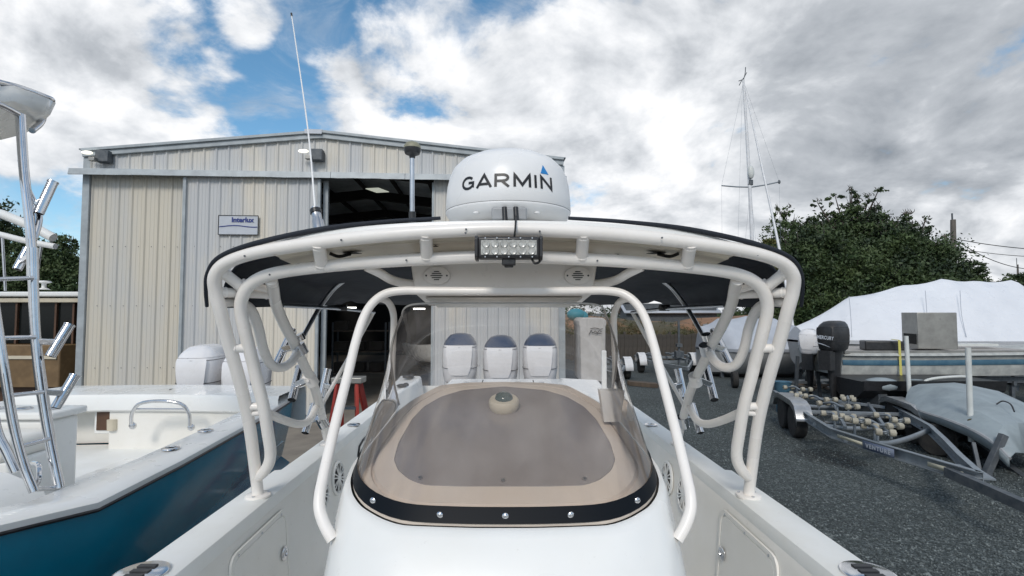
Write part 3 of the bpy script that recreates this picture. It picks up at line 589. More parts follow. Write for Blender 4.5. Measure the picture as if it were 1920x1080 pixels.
# console body
def PC(px, py):
    d = ray(px, py); t = (-.540-.3681)/(d.z-.281*d.y); return (abs(d.x*t-xc(d.y*t)), d.y*t)
dk0 = [(0, PC(945, 987)[1])]+[PC(*q) for q in ((890, 987), (824, 985), (750, 982), (713, 969), (676, 947), (660, 924), (656, 898), (666, 868), (694, 832), (722, 797), (745, 771), (775, 748))]+[(.27, 2.145), (.15, 2.17), (0, 2.175)]
ht0 = [(0, PC(945, 919)[1])]+[PC(*q) for q in ((1030, 919), (1096, 917), (1125, 907), (1147, 888), (1154, 868), (1144, 835), (1118, 791), (1095, 767), (1062, 748), (1022, 736))]+[(0, PC(945, 729)[1])]
def closed_outline(h): return h+[(-x, y) for x, y in h[-2:0:-1]]
def polar(h, n=160, c=(0, 1.74)):
    poly = closed_outline(h); out = []
    for k in range(n):
        a = 2*math.pi*k/n-math.pi/2; d = (math.cos(a), math.sin(a)); best = None
        for i in range(len(poly)):
            x1, y1 = poly[i][0]-c[0], poly[i][1]-c[1]; x2, y2 = poly[(i+1) % len(poly)][0]-c[0], poly[(i+1) % len(poly)][1]-c[1]
            ex, ey = x2-x1, y2-y1; dd = d[0]*ey-d[1]*ex
            if abs(dd) < 1e-9: continue
            t = (x1*ey-y1*ex)/dd; u = (x1*d[1]-y1*d[0])/dd
            if t > 0 and -1e-6 <= u <= 1+1e-6: best = t if best is None else max(best, t)
        out.append((c[0]+d[0]*best, c[1]+d[1]*best))
    # light smoothing
    for _ in range(1): out = [((out[i-1][0]+2*out[i][0]+out[(i+1) % n][0])/4, (out[i-1][1]+2*out[i][1]+out[(i+1) % n][1])/4) for i in range(n)]
    return out
ztop = lambda Y: -.540+.281*(Y-1.31)
DK, HT_ = polar(dk0), polar(ht0)
def lev(k, dz): return [(DK[i][0]*(1-k)+HT_[i][0]*k, DK[i][1]*(1-k)+HT_[i][1]*k, dz) for i in range(160)]
dl = [lev(.05, -.006), lev(.05, 0), lev(.08, .002), lev(.44, .004), lev(.47, -.006), lev(.50, -.006), lev(.53, .006), lev(.94, .010), lev(1.0, .010), lev(1.0, .004)]
obj('console_top', MB().loft([[B(x, y, ztop(y)+dz) for x, y, dz in q] for q in dl], closed=True), 'tan', BO, smooth=30)
hp = MB(); hp.loft([[B(x*s_, 1.74+(y-1.74)*s_, ztop(1.74+(y-1.74)*s_)+dz) for x, y in HT_] for s_, dz in ((1.0, .004), (.994, .011), (.95, .012), (.6, .012), (.2, .012))], closed=True, capb=True)
hpo = obj('hatch_panel', hp, 'smoke', BO, smooth=40)
sc = MB()
for px, py in ((788, 896), (943, 901), (1096, 898)):
    d = ray(px, py); # intersect console plane z = ztop(Y)+.014
    t = (-.540-.3681+.014)/(d.z-.281*d.y); p = Vector((0, 0, CZ))+d*t; sc.lathe([(.006, 0), (.006, .003), (0, .004)], p, (0, -.27, 1), 8)
obj('screw', sc, 'alu', hpo)
# little compass dome on the hatch
_, cy0 = PC(943, 772); cp = B(0.0, cy0, ztop(cy0)+.012); ax = Vector((0, -.27, 1))
co = obj('compass', MB().lathe([(.050, 0), (.056, .012), (.056, .032), (.050, .040), (.030, .042)], cp, ax, 32), 'cream', BO); obj('compass_dome', MB().lathe([(.034, .040), (.031, .052), (.02, .060), (0, .064)], cp, ax, 24), mat('dark_green_dome', (.03, .06, .05), .15), co)
# body side/front loft
def body(level):
    kx, front, z, flat = level; out = []
    for x, y in DK:
        t = max(0, min(1, (2.0-y)/.7)); out.append(B(x*kx, y-(1.30-front)*t, (ztop(y)*(1-flat)+(-.55)*flat)+z))
    return out
bl = [body(q) for q in ((1.0, 1.300, -.004, 0), (1.022, 1.285, -.006, 0), (1.034, 1.270, -.018, .05), (1.045, 1.24, -.050, .15), (1.06, 1.20, -.095, .35), (1.08, 1.155, -.17, .6), (1.11, 1.11, -.32, .9), (1.14, 1.07, -.60, 1), (1.16, 1.05, -.905, 1))]
obj('console_body', MB().loft(bl, closed=True), 'gel', BO, smooth=60)
# windshield sheet
def resample(pts, n):
    pts = [Vector(p) for p in pts]; d = [0]
    for a, b in zip(pts, pts[1:]): d.append(d[-1]+(b-a).length)
    out = []
    for k in range(n):
        t = d[-1]*k/(n-1); i = min(len(d)-2, max(0, next((j for j in range(len(d)-1) if d[j+1] >= t-1e-9), len(d)-2)))
        u = (t-d[i])/(d[i+1]-d[i]); out.append(pts[i].lerp(pts[i+1], u))
    return out
def smooth_(p, it=3):
    for _ in range(it): p = [p[0]]+[(p[i-1]+p[i]*2+p[i+1])/4 for i in range(1, len(p)-1)]+[p[-1]]
    return p
bh = [(x*.99, y+.006) for x, y in dk0[:11]]+[(.400, 1.955)]
bfull = [(-x, y, ztop(y)+.003) for x, y in bh[::-1]]+[(x, y, ztop(y)+.003) for x, y in bh[1:]]
th = [(0, 1.93, .034), (.16, 1.932, .034), (.26, 1.938, .034), (.33, 1.948, .032), (.372, 1.962, .026), (.395, 1.98, .012), (.402, 1.995, -.02)]
tfull = [(-x, y, z) for x, y, z in th[::-1]]+th[1:]
NB = 61; bb, tt = smooth_(resample(bfull, NB)), smooth_(resample(tfull, NB), 2)
def wsec(v, off=0.0):
    out = []
    for i in range(NB):
        p = bb[i].lerp(tt[i], v); bul = .035*math.sin(math.pi*v); nrm = Vector((p.x*.9, (p.y-2.1), 0)).normalized(); p = p+nrm*(bul+off)+Vector((0, 0, .02*math.sin(math.pi*v))); out.append(B(*p))
    return out
ws_ = obj('windshield', MB().loft([wsec(v) for v in np.linspace(0, 1, 14)]), 'glass', BO, smooth=70)
obj('windshield_band', MB().loft([wsec(v, .004) for v in (0, .018, .036, .052)]), 'band', ws_, smooth=70)
eb = MB(); eb.tube([v for v in wsec(1)], .0038, 6, spline=False); eb.tube([wsec(v)[0] for v in np.linspace(0, 1, 14)], .0042, 6, spline=False); eb.tube([wsec(v)[-1] for v in np.linspace(0, 1, 14)], .0042, 6, spline=False)
obj('polished_edge', eb, mat('glass_edge', (.55, .54, .52), .15), ws_)
bs = wsec(.025, .006)
for k in (-.345, -.175, 0, .175, .345):
    i = min(range(NB), key=lambda j: abs(bb[j].x-k) if bb[j].y < 1.55 else 9); p = bs[i]; n_ = Vector((k*.9, -1, .1)).normalized()
    obj('bolt', MB().lathe([(.0085, 0), (.0085, .002), (.006, .004), (.003, .005), (0, .005)], p, n_, 12), 'steel', ws_)
# console grab rail (arch in front of the glass)
ar = [pix(*q) for q in ((624, 1012, 1.375), (609, 985, 1.385), (599, 954, 1.40), (600, 925, 1.42), (606, 895, 1.45), (621, 828, 1.52), (639, 754, 1.61), (654, 695, 1.68), (666, 645, 1.74), (680, 600, 1.79), (697, 570, 1.825), (722, 551, 1.85), (755, 545, 1.86), (800, 545, 1.865))]
full = ar+[(0, 1.865, pix(943, 546, 1.865)[2])]+mir(ar)[::-1]
obj('console_rail', MB().tube(Bs(full), .0155, 16), 'powder', BO, smooth=60)
for sg_ in both([pix(700, 566, 1.83), pix(713, 560, 1.90), pix(729, 568, 2.0), pix(738, 592, 2.06), pix(737, 640, 2.10), pix(735, 700, 2.14), pix(738, 775, 2.2), pix(742, 860, 2.25)]):
    obj('rear_rail', MB().tube(Bs(sg_), .0135, 12), 'powder', BO, smooth=60)
# T-top frame
RT = .0235
ts_ = MB()
for px, py, Y in ((459, 480, 1.775), (640, 450, 1.725), (874, 430, 1.70), (873, 437, 1.70), (1012, 434, 1.70), (1241, 446, 1.715), (1420, 478, 1.775), (506, 515, 1.845), (762, 488, 1.79), (1120, 489, 1.79)):
    q = P(px, py, Y-.0235*1.0); ts_.lathe([(.0035, 0), (.0035, .003), (0, .0035)], q, (0, -1, 0), 8)
obj('screw', ts_, 'dkgalv', BO)
t1 = [pix(*q) for q in ((484, 930, 2.25), (481, 902, 2.235), (470, 812, 2.13), (459, 754, 2.06), (444, 695, 1.99), (428, 640, 1.93), (413, 581, 1.87), (404, 545, 1.84), (404, 517, 1.815), (424, 493, 1.795), (474, 475, 1.77), (560, 460, 1.745), (680, 445, 1.72), (800, 435, 1.705))]
c1 = pix(943, 430, 1.70); obj('frame_tube', MB().tube(Bs(t1+[(0, c1[1], c1[2])]+mir(t1)[::-1]), RT, 18), 'powder', BO, smooth=60, label='outer front tube of the hardtop frame running gunwale to gunwale')
t2 = [pix(*q) for q in ((485, 893, 2.225), (496, 883, 2.20), (505, 866, 2.18), (507, 845, 2.16), (502, 810, 2.12), (494, 761, 2.07), (479, 702, 2.02), (474, 679, 2.0), (462, 632, 1.95), (452, 585, 1.91), (455, 556, 1.885), (471, 532, 1.865), (506, 515, 1.845), (569, 504, 1.83), (695, 492, 1.80), (836, 484, 1.785))]
c2 = pix(943, 481, 1.78); obj('frame_tube', MB().tube(Bs(t2+[(0, c2[1], c2[2])]+mir(t2)[::-1]), RT*.98, 18), 'powder', BO, smooth=60, label='inner front tube of the hardtop frame running below the outer one')
lt = [pix(*q) for q in ((508, 524, 1.86), (512, 540, 1.95), (518, 572, 2.1), (534, 610, 2.22), (550, 640, 2.30), (568, 680, 2.45), (588, 722, 2.62), (601, 768, 2.85), (613, 822, 3.12))]
lp = [pix(*q) for q in ((408, 570, 1.87), (440, 566, 1.95), (468, 578, 2.02), (484, 612, 2.07), (494, 655, 2.12), (508, 683, 2.17), (528, 689, 2.22), (547, 678, 2.27), (560, 655, 2.34))]
lb = [pix(*q) for q in ((474, 768, 2.10), (500, 774, 2.16), (530, 787, 2.3), (560, 795, 2.45), (580, 788, 2.6), (594, 762, 2.80))]
for q in both(lt): obj('rear_leg', MB().tube(Bs(q), .0225, 16), 'powder', BO, smooth=60)
for q in both(lp): obj('grab_loop', MB().tube(Bs(q), .0195, 14), 'powder', BO, smooth=60)
for q in both(lb): obj('lower_brace', MB().tube(Bs(q), .0185, 14), 'powder', BO, smooth=60)
for a, b, r_ in (((417, 510, 1.825), (458, 542, 1.89), .020), ((597, 456, 1.735), (604, 500, 1.82), .023), ((798, 437, 1.705), (801, 486, 1.79), .022), ((408, 548, 1.85), (512, 552, 2.02), .018), ((436, 653, 1.945), (462, 653, 1.97), .017), ((463, 762, 2.075), (493, 762, 2.08), .016), ((466, 776, 2.09), (492, 772, 2.09), .013), ((455, 530, 1.88), (512, 545, 1.98), .014)):
    for q in both([pix(*a), pix(*b)]):
        p0, p1 = Bs(q); d = (p1-p0); L0 = d.length; mb = MB().tube([p0, p0+d*.18, p0+d*.5, p0+d*.82, p1], [r_*1.15, r_*1.02, r_, r_*1.02, r_*1.15], 14)
        for e_ in (.13, .87): mb.lathe([(r_*1.0, -.004), (r_*1.16, -.001), (r_*1.16, .001), (r_*1.0, .004)], p0+d*e_, d, 16, cap=False)
        obj('frame_rung', mb, 'powder', BO, smooth=60)
for q in both([pix(484, 930, 2.25)]): 
    c = B(*q[0]); c.z = CZ-.803; fp_ = obj('base_plate', MB().lathe([(.052, 0), (.052, .008), (.048, .011), (.03, .012)], c, n=26), 'powder', BO); sc = MB()
    for k in range(3): a = R(30+120*k); sc.lathe([(.007, .0), (.007, .004), (0, .005)], c+Vector((math.cos(a)*.04, math.sin(a)*.04, .010)), n=8)
    obj('screw', sc, 'alu', fp_)
for q in both([pix(613, 822, 3.12)]):
    c = B(*q[0]); c.z = CZ-.80; obj('base_plate', MB().lathe([(.045, 0), (.045, .008), (.03, .012)], c, n=20), 'powder', BO)
# curved braces from inner tube to the electronics box
for q in both([pix(687, 500, 1.82), pix(712, 512, 1.85), pix(735, 525, 1.90), pix(765, 532, 1.98), pix(800, 533, 2.02)]): obj('box_brace', MB().tube(Bs(q), .017, 12), 'powder', BO, smooth=60)
# canvas bow and thin struts with clamps
for q in both([pix(800, 508, 2.6), pix(740, 512, 2.6), pix(690, 516, 2.6), pix(655, 522, 2.6), pix(630, 538, 2.6), pix(610, 562, 2.6), pix(590, 592, 2.55), pix(566, 635, 2.42)]): obj('canvas_bow', MB().tube(Bs(q), .0115, 10), 'alu', BO, smooth=60)
for q in both([pix(530, 573, 2.2), pix(640, 579, 2.6), pix(702, 586, 2.9)]): obj('spreader_bar', MB().tube(Bs(q), .0085, 10), 'alu', BO, smooth=60)
for q in both([pix(700, 586, 2.9), pix(655, 668, 2.9), pix(602, 762, 2.88)]): obj('diagonal_strut', MB().tube(Bs(q), .0105, 10), 'powder', BO, smooth=60)
def clamp(p, ax, r_=.018, l_=.05): 
    ax = Vector(ax).normalized(); c = Vector(p); mb = MB().lathe([(r_*.8, -l_/2), (r_, -l_/2), (r_, l_/2), (r_*.8, l_/2)], c, ax, 14); mb.cyl(c+Vector((0, -r_, 0)), c+Vector((0, -r_-.012, 0)), .007, 8); return mb
for a in both([pix(563, 655, 2.34)]): obj('pipe_clamp', clamp(B(*a[0]), (.3, .3, -.8), .03, .05), 'alu', BO)
for a in both([pix(563, 632, 2.32)]): obj('pipe_clamp', clamp(B(*a[0]), (.3, .3, -.8), .02, .03), 'steel', BO)
for a in both([pix(583, 712, 2.56)]): obj('pipe_clamp', clamp(B(*a[0]), (.3, .4, -.8), .03, .06), 'powder', BO)
for a in both([pix(604, 790, 2.93)]): obj('pipe_clamp', clamp(B(*a[0]), (.3, .4, -.8), .03, .07), 'steel', BO)
for a in both([pix(641, 577, 2.6)]): obj('pipe_clamp', clamp(B(*a[0]), (1, .2, 0), .017, .05), 'black', BO)
# rod holders: chrome tubes with open ends
def rodh(parent, a, b, r_=.021, name='rod_holder', arm=None, m='steel'):
    a, b = Vector(a), Vector(b); d = (b-a).normalized(); L0 = (b-a).length
    o = obj(name, MB().lathe([(r_*.85, .02), (r_*.85, 0), (r_, 0), (r_, L0), (r_*1.1, L0), (r_*1.1, L0+.006), (r_*.85, L0+.006), (r_*.85, L0-.05), (0, L0-.05)], a, d, 18, cap=False), m, parent)
    obj('end_cap', MB().lathe([(r_*.84, .012), (0, .012)], a, d, 14), 'black', o)
    if arm: obj('mount_arm', MB().beam(a.lerp(b, .45), Vector(arm), .03, .03), m, o, bevel=.004)
    return o
for lo, hi, arm in (((517, 687, 2.45), (547, 622, 2.72), (552, 650, 2.35)), ((547, 750, 2.62), (562, 690, 2.75), (580, 712, 2.56)), ((572, 812, 2.95), (588, 760, 3.05), (600, 785, 2.93)), ((603, 745, 2.95), (614, 694, 3.0), (622, 725, 2.92))):
    for l, h_, a_ in zip(both([pix(*lo)]), both([pix(*hi)]), both([pix(*arm)])): rodh(BO, B(*l[0]), B(*h_[0]), .021, arm=B(*a_[0]))
# hardtop: crowned white panel, canvas around it
def crown(x, Y):                       # top surface
    zf = .313-.055*(x/.95)**2-.05*(abs(x)/.95)**4; return zf+(0 if Y < 1.75 else -(Y-1.75)*.085)
xs = np.linspace(-.86, .86, 41)
def fy(x): return 1.70+.045*(x/.86)**2+.03*abs(x/.86)**6
hd = MB(); secs = []
for t in (0, .004, .03, .2, .5, .8, 1):
    secs.append([B(x, fy(x)+t*(3.05-fy(x)), crown(x, fy(x)+t*(3.05-fy(x)))-(.014 if t == 0 else .003 if t == .004 else 0)) for x in xs])
low = [[B(x, fy(x)+.0, crown(x, fy(x))-.019) for x in xs], [B(x, fy(x)+.05, crown(x, fy(x))-.030) for x in xs]]
hd.loft(low[::-1]+secs); obj('hardtop_panel', hd, 'gel', BO, smooth=40)
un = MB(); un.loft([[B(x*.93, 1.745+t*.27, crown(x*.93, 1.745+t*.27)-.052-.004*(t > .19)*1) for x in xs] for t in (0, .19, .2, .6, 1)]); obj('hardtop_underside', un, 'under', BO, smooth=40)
ri = MB(); ri.tube([B(x*.78, 1.85, crown(x*.78, 1.85)-.053) for x in xs], .0022, 6, spline=False); obj('panel_seam', ri, 'tinted_brown', BO)
for x, Y, a, b in ((-.56, 1.86, .032, .02), (.56, 1.86, .032, .02), (-.25, 1.84, .01, .008), (.29, 1.84, .009, .007), (.44, 1.95, .01, .008)):
    mb = MB(); c = B(x, Y, crown(x, Y)-.058); mb.loft([[c+Vector((a*s_*math.cos(t), b*s_*math.sin(t), -.004*s_)) for t in np.linspace(0, 6.283, 18)[:-1]] for s_ in (1.15, .9, .01)], closed=True); obj('light_recess', mb, 'hole', BO)
lat = MB(); 
for sg_ in (-1, 1): lat.tube([B(sg_*.63, 1.82, crown(.63, 1.82)-.062), B(sg_*.60, 1.83, crown(.6, 1.83)-.075), B(sg_*.57, 1.87, crown(.57, 1.87)-.062)], .006, 8); pass
obj('zip_pull', lat, 'hole', BO, kind='stuff')
# canvas: outer profile follows the frame, runs aft and sags
def cprof(Y, d=.0):
    out = []; t = max(0, (Y-1.87)/1.41)
    for a in np.linspace(-1, 1, 61):
        s_ = abs(a); sg_ = 1 if a > 0 else -1
        if s_ < .80: x = s_/.80*.94; z = .292-.05*(x/.93)**2-.05*(x/.93)**6
        else:
            u = (s_-.80)/.20; th_ = u*math.pi/2*1.05; x = .94+.105*math.sin(th_)**.9; z = .192-.165*(1-math.cos(th_))**1.0
        z2 = z*(1-t)+(.045+.04*(x/1.05)**2-.02*s_)*t+(-.015*math.sin(a*9+Y*4)*t*(1-t)*4 if s_ < .8 else 0)
        if s_ > .80: z2 = z*(1-t)+(.085-.04*(s_-.8)/.2)*t
        out.append(B(sg_*(x+d), Y, z2+(d if s_ < .8 else d*(1-(s_-.8)/.2))))
    return out
cv = MB().loft([cprof(Y) for Y in (1.87, 1.90, 1.95, 2.1, 2.35, 2.6, 2.85, 3.1, 3.28)]); obj('canvas_top', cv, 'canvas', BO, smooth=60, solid=.004)
pl_ = [pix(388, 574, 1.90), pix(386, 545, 1.85), pix(389, 512, 1.81), pix(412, 481, 1.78), pix(480, 456, 1.755), pix(600, 430, 1.73), pix(720, 416, 1.72), pix(826, 409, 1.72)]
for q in both(pl_): obj('canvas_piping', MB().tube(Bs(q), [.0065, .007, .007, .0075, .0095, .009, .007, .006], 10), 'canvas', BO, smooth=60)
# electronics box under the hardtop
def bx_(x, Y, z): return B(x, Y, z)
zb0 = pix(783, 553, 1.96)[2]; zb1 = pix(800, 573, 2.36)[2]
eb_ = MB(); F0 = [(-.365, 1.96, .20), (.365, 1.96, .20), (.345, 1.96, zb0), (-.345, 1.96, zb0)]; F1 = [(-.365, 2.4, .18), (.365, 2.4, .18), (.355, 2.36, zb1), (-.355, 2.36, zb1)]
eb_.loft([[B(*p) for p in F0], [B(*p) for p in F1]], closed=True, capa=True, capb=True); ebo = obj('electronics_box', eb_, 'powder', BO, bevel=.012)
obj('underside_plate', MB().add([B(-.31, 2.0, zb0-.007), B(.31, 2.0, zb0-.007), B(.30, 2.33, zb1-.005), B(-.30, 2.33, zb1-.005)], [(0, 1, 2, 3)]), 'liner', ebo, solid=.004)
for px in (819, 1083):
    p = pix(px, 517, 1.952); c = B(*p); gr = obj('speaker_grille', MB().loft([[c+Vector((.052*s_*math.cos(t), -h_, .035*s_*math.sin(t))) for t in np.linspace(0, 6.283, 29)[:-1]] for s_, h_ in ((1, -.004), (.98, .004), (.82, .006), (.01, .006))], closed=True), 'powder', ebo, smooth=50)
    sl_ = MB()
    for k, w_ in enumerate((.020, .036, .046, .036, .020)): sl_.box(c+Vector((0, -.0075, (k-2)*.0078)), (w_, .002, .0030))
    obj('slot', sl_, 'hole', gr); sc = MB(); [sc.cyl(c+Vector((s_*.040, -.005, 0)), c+Vector((s_*.040, -.009, 0)), .0035, 8) for s_ in (-1, 1)]; obj('screw', sc, 'black', gr)
# light bar
lc0 = pix(954, 466, 1.66); c = B(*lc0); lbo = obj('light_bar', MB().box(c, (.205, .055, .072)), 'black', BO, bevel=.008)
for s_ in (-1, 1): obj('end_bracket', MB().loft([[c+Vector((s_*(.100+dx), dy, z)) for dy, z in ((-.034, .030), (-.034, -.030), (-.02, -.040), (.03, -.040), (.03, .040), (-.02, .040))] for dx in (0, .010)], closed=True, capa=True, capb=True), 'black', lbo, bevel=.002)
obj('lens', MB().box(c+Vector((0, -.0285, 0)), (.180, .004, .047)), 'led', lbo)
for k in range(6):
    for j in (-1, 1): obj('led_cup', MB().lathe([(.0135, 0), (.0115, .004), (.004, .001), (.0, .002)], c+Vector(((k-2.5)*.0295, -.031, j*.0115)), (0, -1, 0), 14), 'led', lbo)
obj('mount', MB().box(c+Vector((.0, .0, -.045)), (.045, .035, .022)).box(c+Vector((0, .01, -.055)), (.03, .03, .014)), 'black', lbo, bevel=.004)
fn = MB(); 
for k in range(5): fn.cyl(c+Vector(((k-2)*.038, -.029, .0305)), c+Vector(((k-2)*.038, -.032, .0305)), .0025, 6); fn.cyl(c+Vector(((k-2)*.038, -.029, -.0305)), c+Vector(((k-2)*.038, -.032, -.0305)), .0025, 6)
obj('screw', fn, 'alu', lbo)
cbp = [pix(967, 405, 1.78), pix(967, 412, 1.68), pix(966, 430, 1.655), pix(964, 447, 1.66), pix(963, 452, 1.67)]
obj('power_cable', MB().tube(Bs(cbp), .0032, 8), 'cable', BO)
obj('power_cable', MB().tube([c+Vector((.075, -.01, -.036)), c+Vector((.085, -.015, -.050)), c+Vector((.1, -.01, -.045)), c+Vector((.1, 0, -.03))], .004, 8), 'cable', BO)
# radar dome
rc = P(953, 400, 2.02); RX, RY = rc.x, 2.02; zb = CZ+.340
pr_ = [(.0, 0), (.17, .0), (.205, .004), (.236, .022), (.247, .038), (.2495, .044), (.2475, .0465), (.2495, .049), (.2475, .09), (.243, .13), (.234, .165), (.217, .195), (.188, .220), (.145, .238), (.09, .249), (.04, .2525), (0, .253)]
pr_ = [(a, b*1.155) for a, b in pr_]; rd = obj('radar_dome', MB().lathe(pr_, (RX, RY, zb), n=72), 'radome', BO, smooth=55)
obj('seam', MB().lathe([(.2478, .0530), (.2490, .0537), (.2478, .0544)], (RX, RY, zb), n=72, cap=False), 'hole', rd)
obj('cable_recess', MB().box((RX+.005, RY-.214, zb+.008), (.125, .06, .045)), 'greyhull', rd, bevel=.006)
for dx in (-.012, .028): obj('recess_plug', MB().cyl((RX+dx, RY-.243, zb+.03), (RX+dx+.003, RY-.252, zb-.03), .009, 10), 'black', rd)
obj('rubber_foot', MB().box((RX, RY+.02, zb-.010), (.34, .30, .022)), 'black', rd, bevel=.01)
for dx in (-.115, .105): obj('screw_cover', MB().ell((RX+dx, RY-.205, zb+.018), (.011, .008, .005)), 'radome', rd)
def rad_at(h):
    zs = [p[1] for p in pr_[5:]]; return float(np.interp(h, zs, [p[0] for p in pr_[5:]]))
def wrapR(x, h, z):
    a = x/.2475; r_ = rad_at(h)+.0006+z; return Vector((RX+r_*math.sin(a), RY-r_*math.cos(a), zb+h))
def letter(x0, x1, strokes, h0=.103, h1=.151, w=.0096):
    """polyline strokes in a unit cell, turned into thin raised ribbons on the dome"""
    mb = MB(); W_, H_ = x1-x0, h1-h0
    for st_ in strokes:
        q = [Vector((x0+a*W_, h0+b*H_)) for a, b in st_]
        d = []
        for a, b in zip(q, q[1:]): k = max(1, int((b-a).length/.008)); d += [a.lerp(b, i/k) for i in range(k)]
        q = d+[q[-1]]; L_, R_ = [], []
        for i, p in enumerate(q):
            t0 = (p-q[i-1]).normalized() if i else (q[1]-p).normalized(); t1 = (q[i+1]-p).normalized() if i < len(q)-1 else t0
            n0, n1_ = Vector((-t0.y, t0.x)), Vector((-t1.y, t1.x)); m_ = (n0+n1_); m_ = m_.normalized()/max(.45, m_.normalized().dot(n0)) if m_.length > .1 else n0
            L_.append(wrapR(p.x+m_.x*w/2, p.y+m_.y*w/2, .0006)); R_.append(wrapR(p.x-m_.x*w/2, p.y-m_.y*w/2, .0006))
        mb.loft([L_, R_])
    return mb
arc = lambda cx_, cy_, rx, ry, a0, a1, n=14: [(cx_+rx*math.cos(R(a0+(a1-a0)*i/n)), cy_+ry*math.sin(R(a0+(a1-a0)*i/n))) for i in range(n+1)]
GM = [(-.183, -.128, [arc(.5, .5, .46, .43, 42, 322, 20)+[(.92, .22), (.92, .5), (.55, .5)]]),
      (-.117, -.058, [[(.04, 0), (.5, .97), (.96, 0)], [(.22, .27), (.78, .27)]]),
      (-.048, .006, [[(.08, 0), (.08, .92), (.55, .92)]+arc(.6, .69, .3, .23, 80, -80, 8)+[(.5, .45), (.08, .45)], [(.5, .43), (.96, 0)]]),
      (.020, .085, [[(.07, 0), (.07, .95), (.5, .16), (.93, .95), (.93, 0)]]),
      (.098, .108, [[(.5, 0), (.5, 1)]]),
      (.123, .177, [[(.08, 0), (.08, .95), (.92, .05), (.92, 1)]])]
lt_ = MB()
for x0, x1, stk in GM: g_ = letter(x0, x1, stk); lt_.add(g_.v, g_.f)
obj('lettering', lt_, 'ink', rd, smooth=0)
tri = MB(); tv = [(.127, .161), (.163, .161), (.143, .195)]
tri.loft([[wrapR(x, y, .0) for x, y in tv], [wrapR(x, y, .0012) for x, y in tv]], closed=True, capb=True); obj('triangle_mark', tri, 'blue_ink', rd, smooth=0)
# antennas on the hardtop
ab = P(598, 428, 2.1); at_ = P(547, 30, 2.5); dv = (P(590, 385, 2.13)-ab).normalized()
an = obj('whip_antenna', MB().lathe([(.024, -.05), (.024, .035), (.020, .04), (.020, .065), (.017, .10)], ab, dv, 18), 'alu', BO)
obj('collar', MB().lathe([(.0235, .072), (.0235, .090), (.020, .093)], ab, dv, 18), 'black', an)
top_ = P(590, 383, 2.13); m1_ = P(577, 240, 2.25)
obj('whip', MB().tube([ab+dv*.09, top_, m1_, at_], [.008, .0042, .0034, .0026], 8), 'radome', an)
obj('tip', MB().tube([at_, at_+(at_-m1_).normalized()*.02], .005, 8), 'black', an)
obj('ratchet_lever', MB().beam(ab+Vector((.02, 0, -.03)), ab+Vector((.06, .02, -.03)), .02, .012), 'olive', an, bevel=.003)
gp = P(773, 405, 2.2); gh = P(773, 292, 2.2)
ga = obj('mushroom_antenna', MB().cyl(gp-Vector((0, 0, .05)), gh+Vector((0, 0, .0)), .0105, 14), 'alu', BO)
obj('boot', MB().cyl(gp-Vector((0, 0, .06)), gp+Vector((0, 0, .018)), .015, 12), 'black', ga)
obj('dark_skirt', MB().lathe([(.012, -.012), (.014, .0), (.032, .008), (.037, .022), (.0375, .034)], gh, n=22), 'black', ga); obj('antenna_head', MB().lathe([(.038, .032), (.037, .042), (.028, .055), (.012, .062), (0, .063)], gh, n=22), 'olive', ga)
# clear drink pocket at the console side
cpk = pix(1146, 760, 1.80); c = B(*cpk); obj('plastic_pocket', MB().loft([[c+Vector((x*s_, y*s_, z)) for x, y in ((-.035, -.02), (.035, -.02), (.035, .02), (-.035, .02))] for s_, z in ((.8, -.055), (1.25, .055), (1.15, .055), (.72, -.045))], closed=True, capa=True, capb=True), 'gel', BO, bevel=.004)
# trailer below so the hull is carried
tr = MB()
for sg_ in (-1, 1): tr.beam(B(sg_*.7, -.8, -2.05), B(sg_*.7, 5.6, -2.05), .1, .16); tr.beam(B(sg_*.45, .3, -1.9), B(sg_*.45, 5.4, -1.9), .1, .1)
TRL = thing('boat_trailer', 'galvanised trailer carrying the white boat, mostly hidden under its hull', 'trailer', (0, 3, 0)); 
for y in (0, 2.5, 5.2): tr.beam(B(-.75, y, -2.08), B(.75, y, -2.08), .1, .12)
tr.beam(B(-.7, -.8, -2.05), B(0, -2.2, -2.05), .1, .16); tr.beam(B(.7, -.8, -2.05), B(0, -2.2, -2.05), .1, .16)
obj('frame', tr, 'galv', TRL, bevel=.006)
def wheel(parent, c, r_, wd, ax, rim='fender', name='wheel'):
    o = obj(name, MB().lathe([(r_*.58, -wd/2), (r_*.92, -wd/2), (r_, -wd*.36), (r_, wd*.36), (r_*.92, wd/2), (r_*.58, wd/2)], c, ax, 28), 'rubber', parent)
    obj('rim', MB().lathe([(0, -wd*.30), (r_*.18, -wd*.30), (r_*.22, -wd*.38), (r_*.50, -wd*.30), (r_*.58, -wd*.46)], c, ax, 24, cap=False).lathe([(0, wd*.30), (r_*.18, wd*.36), (r_*.50, wd*.30), (r_*.58, wd*.46)], c, ax, 24, cap=False), rim, o); return o
for sg_ in (-1, 1):
    for y in (3.0, 3.85): wheel(TRL, B(sg_*.98, y, -2.22), .33, .2, (1, 0, 0))

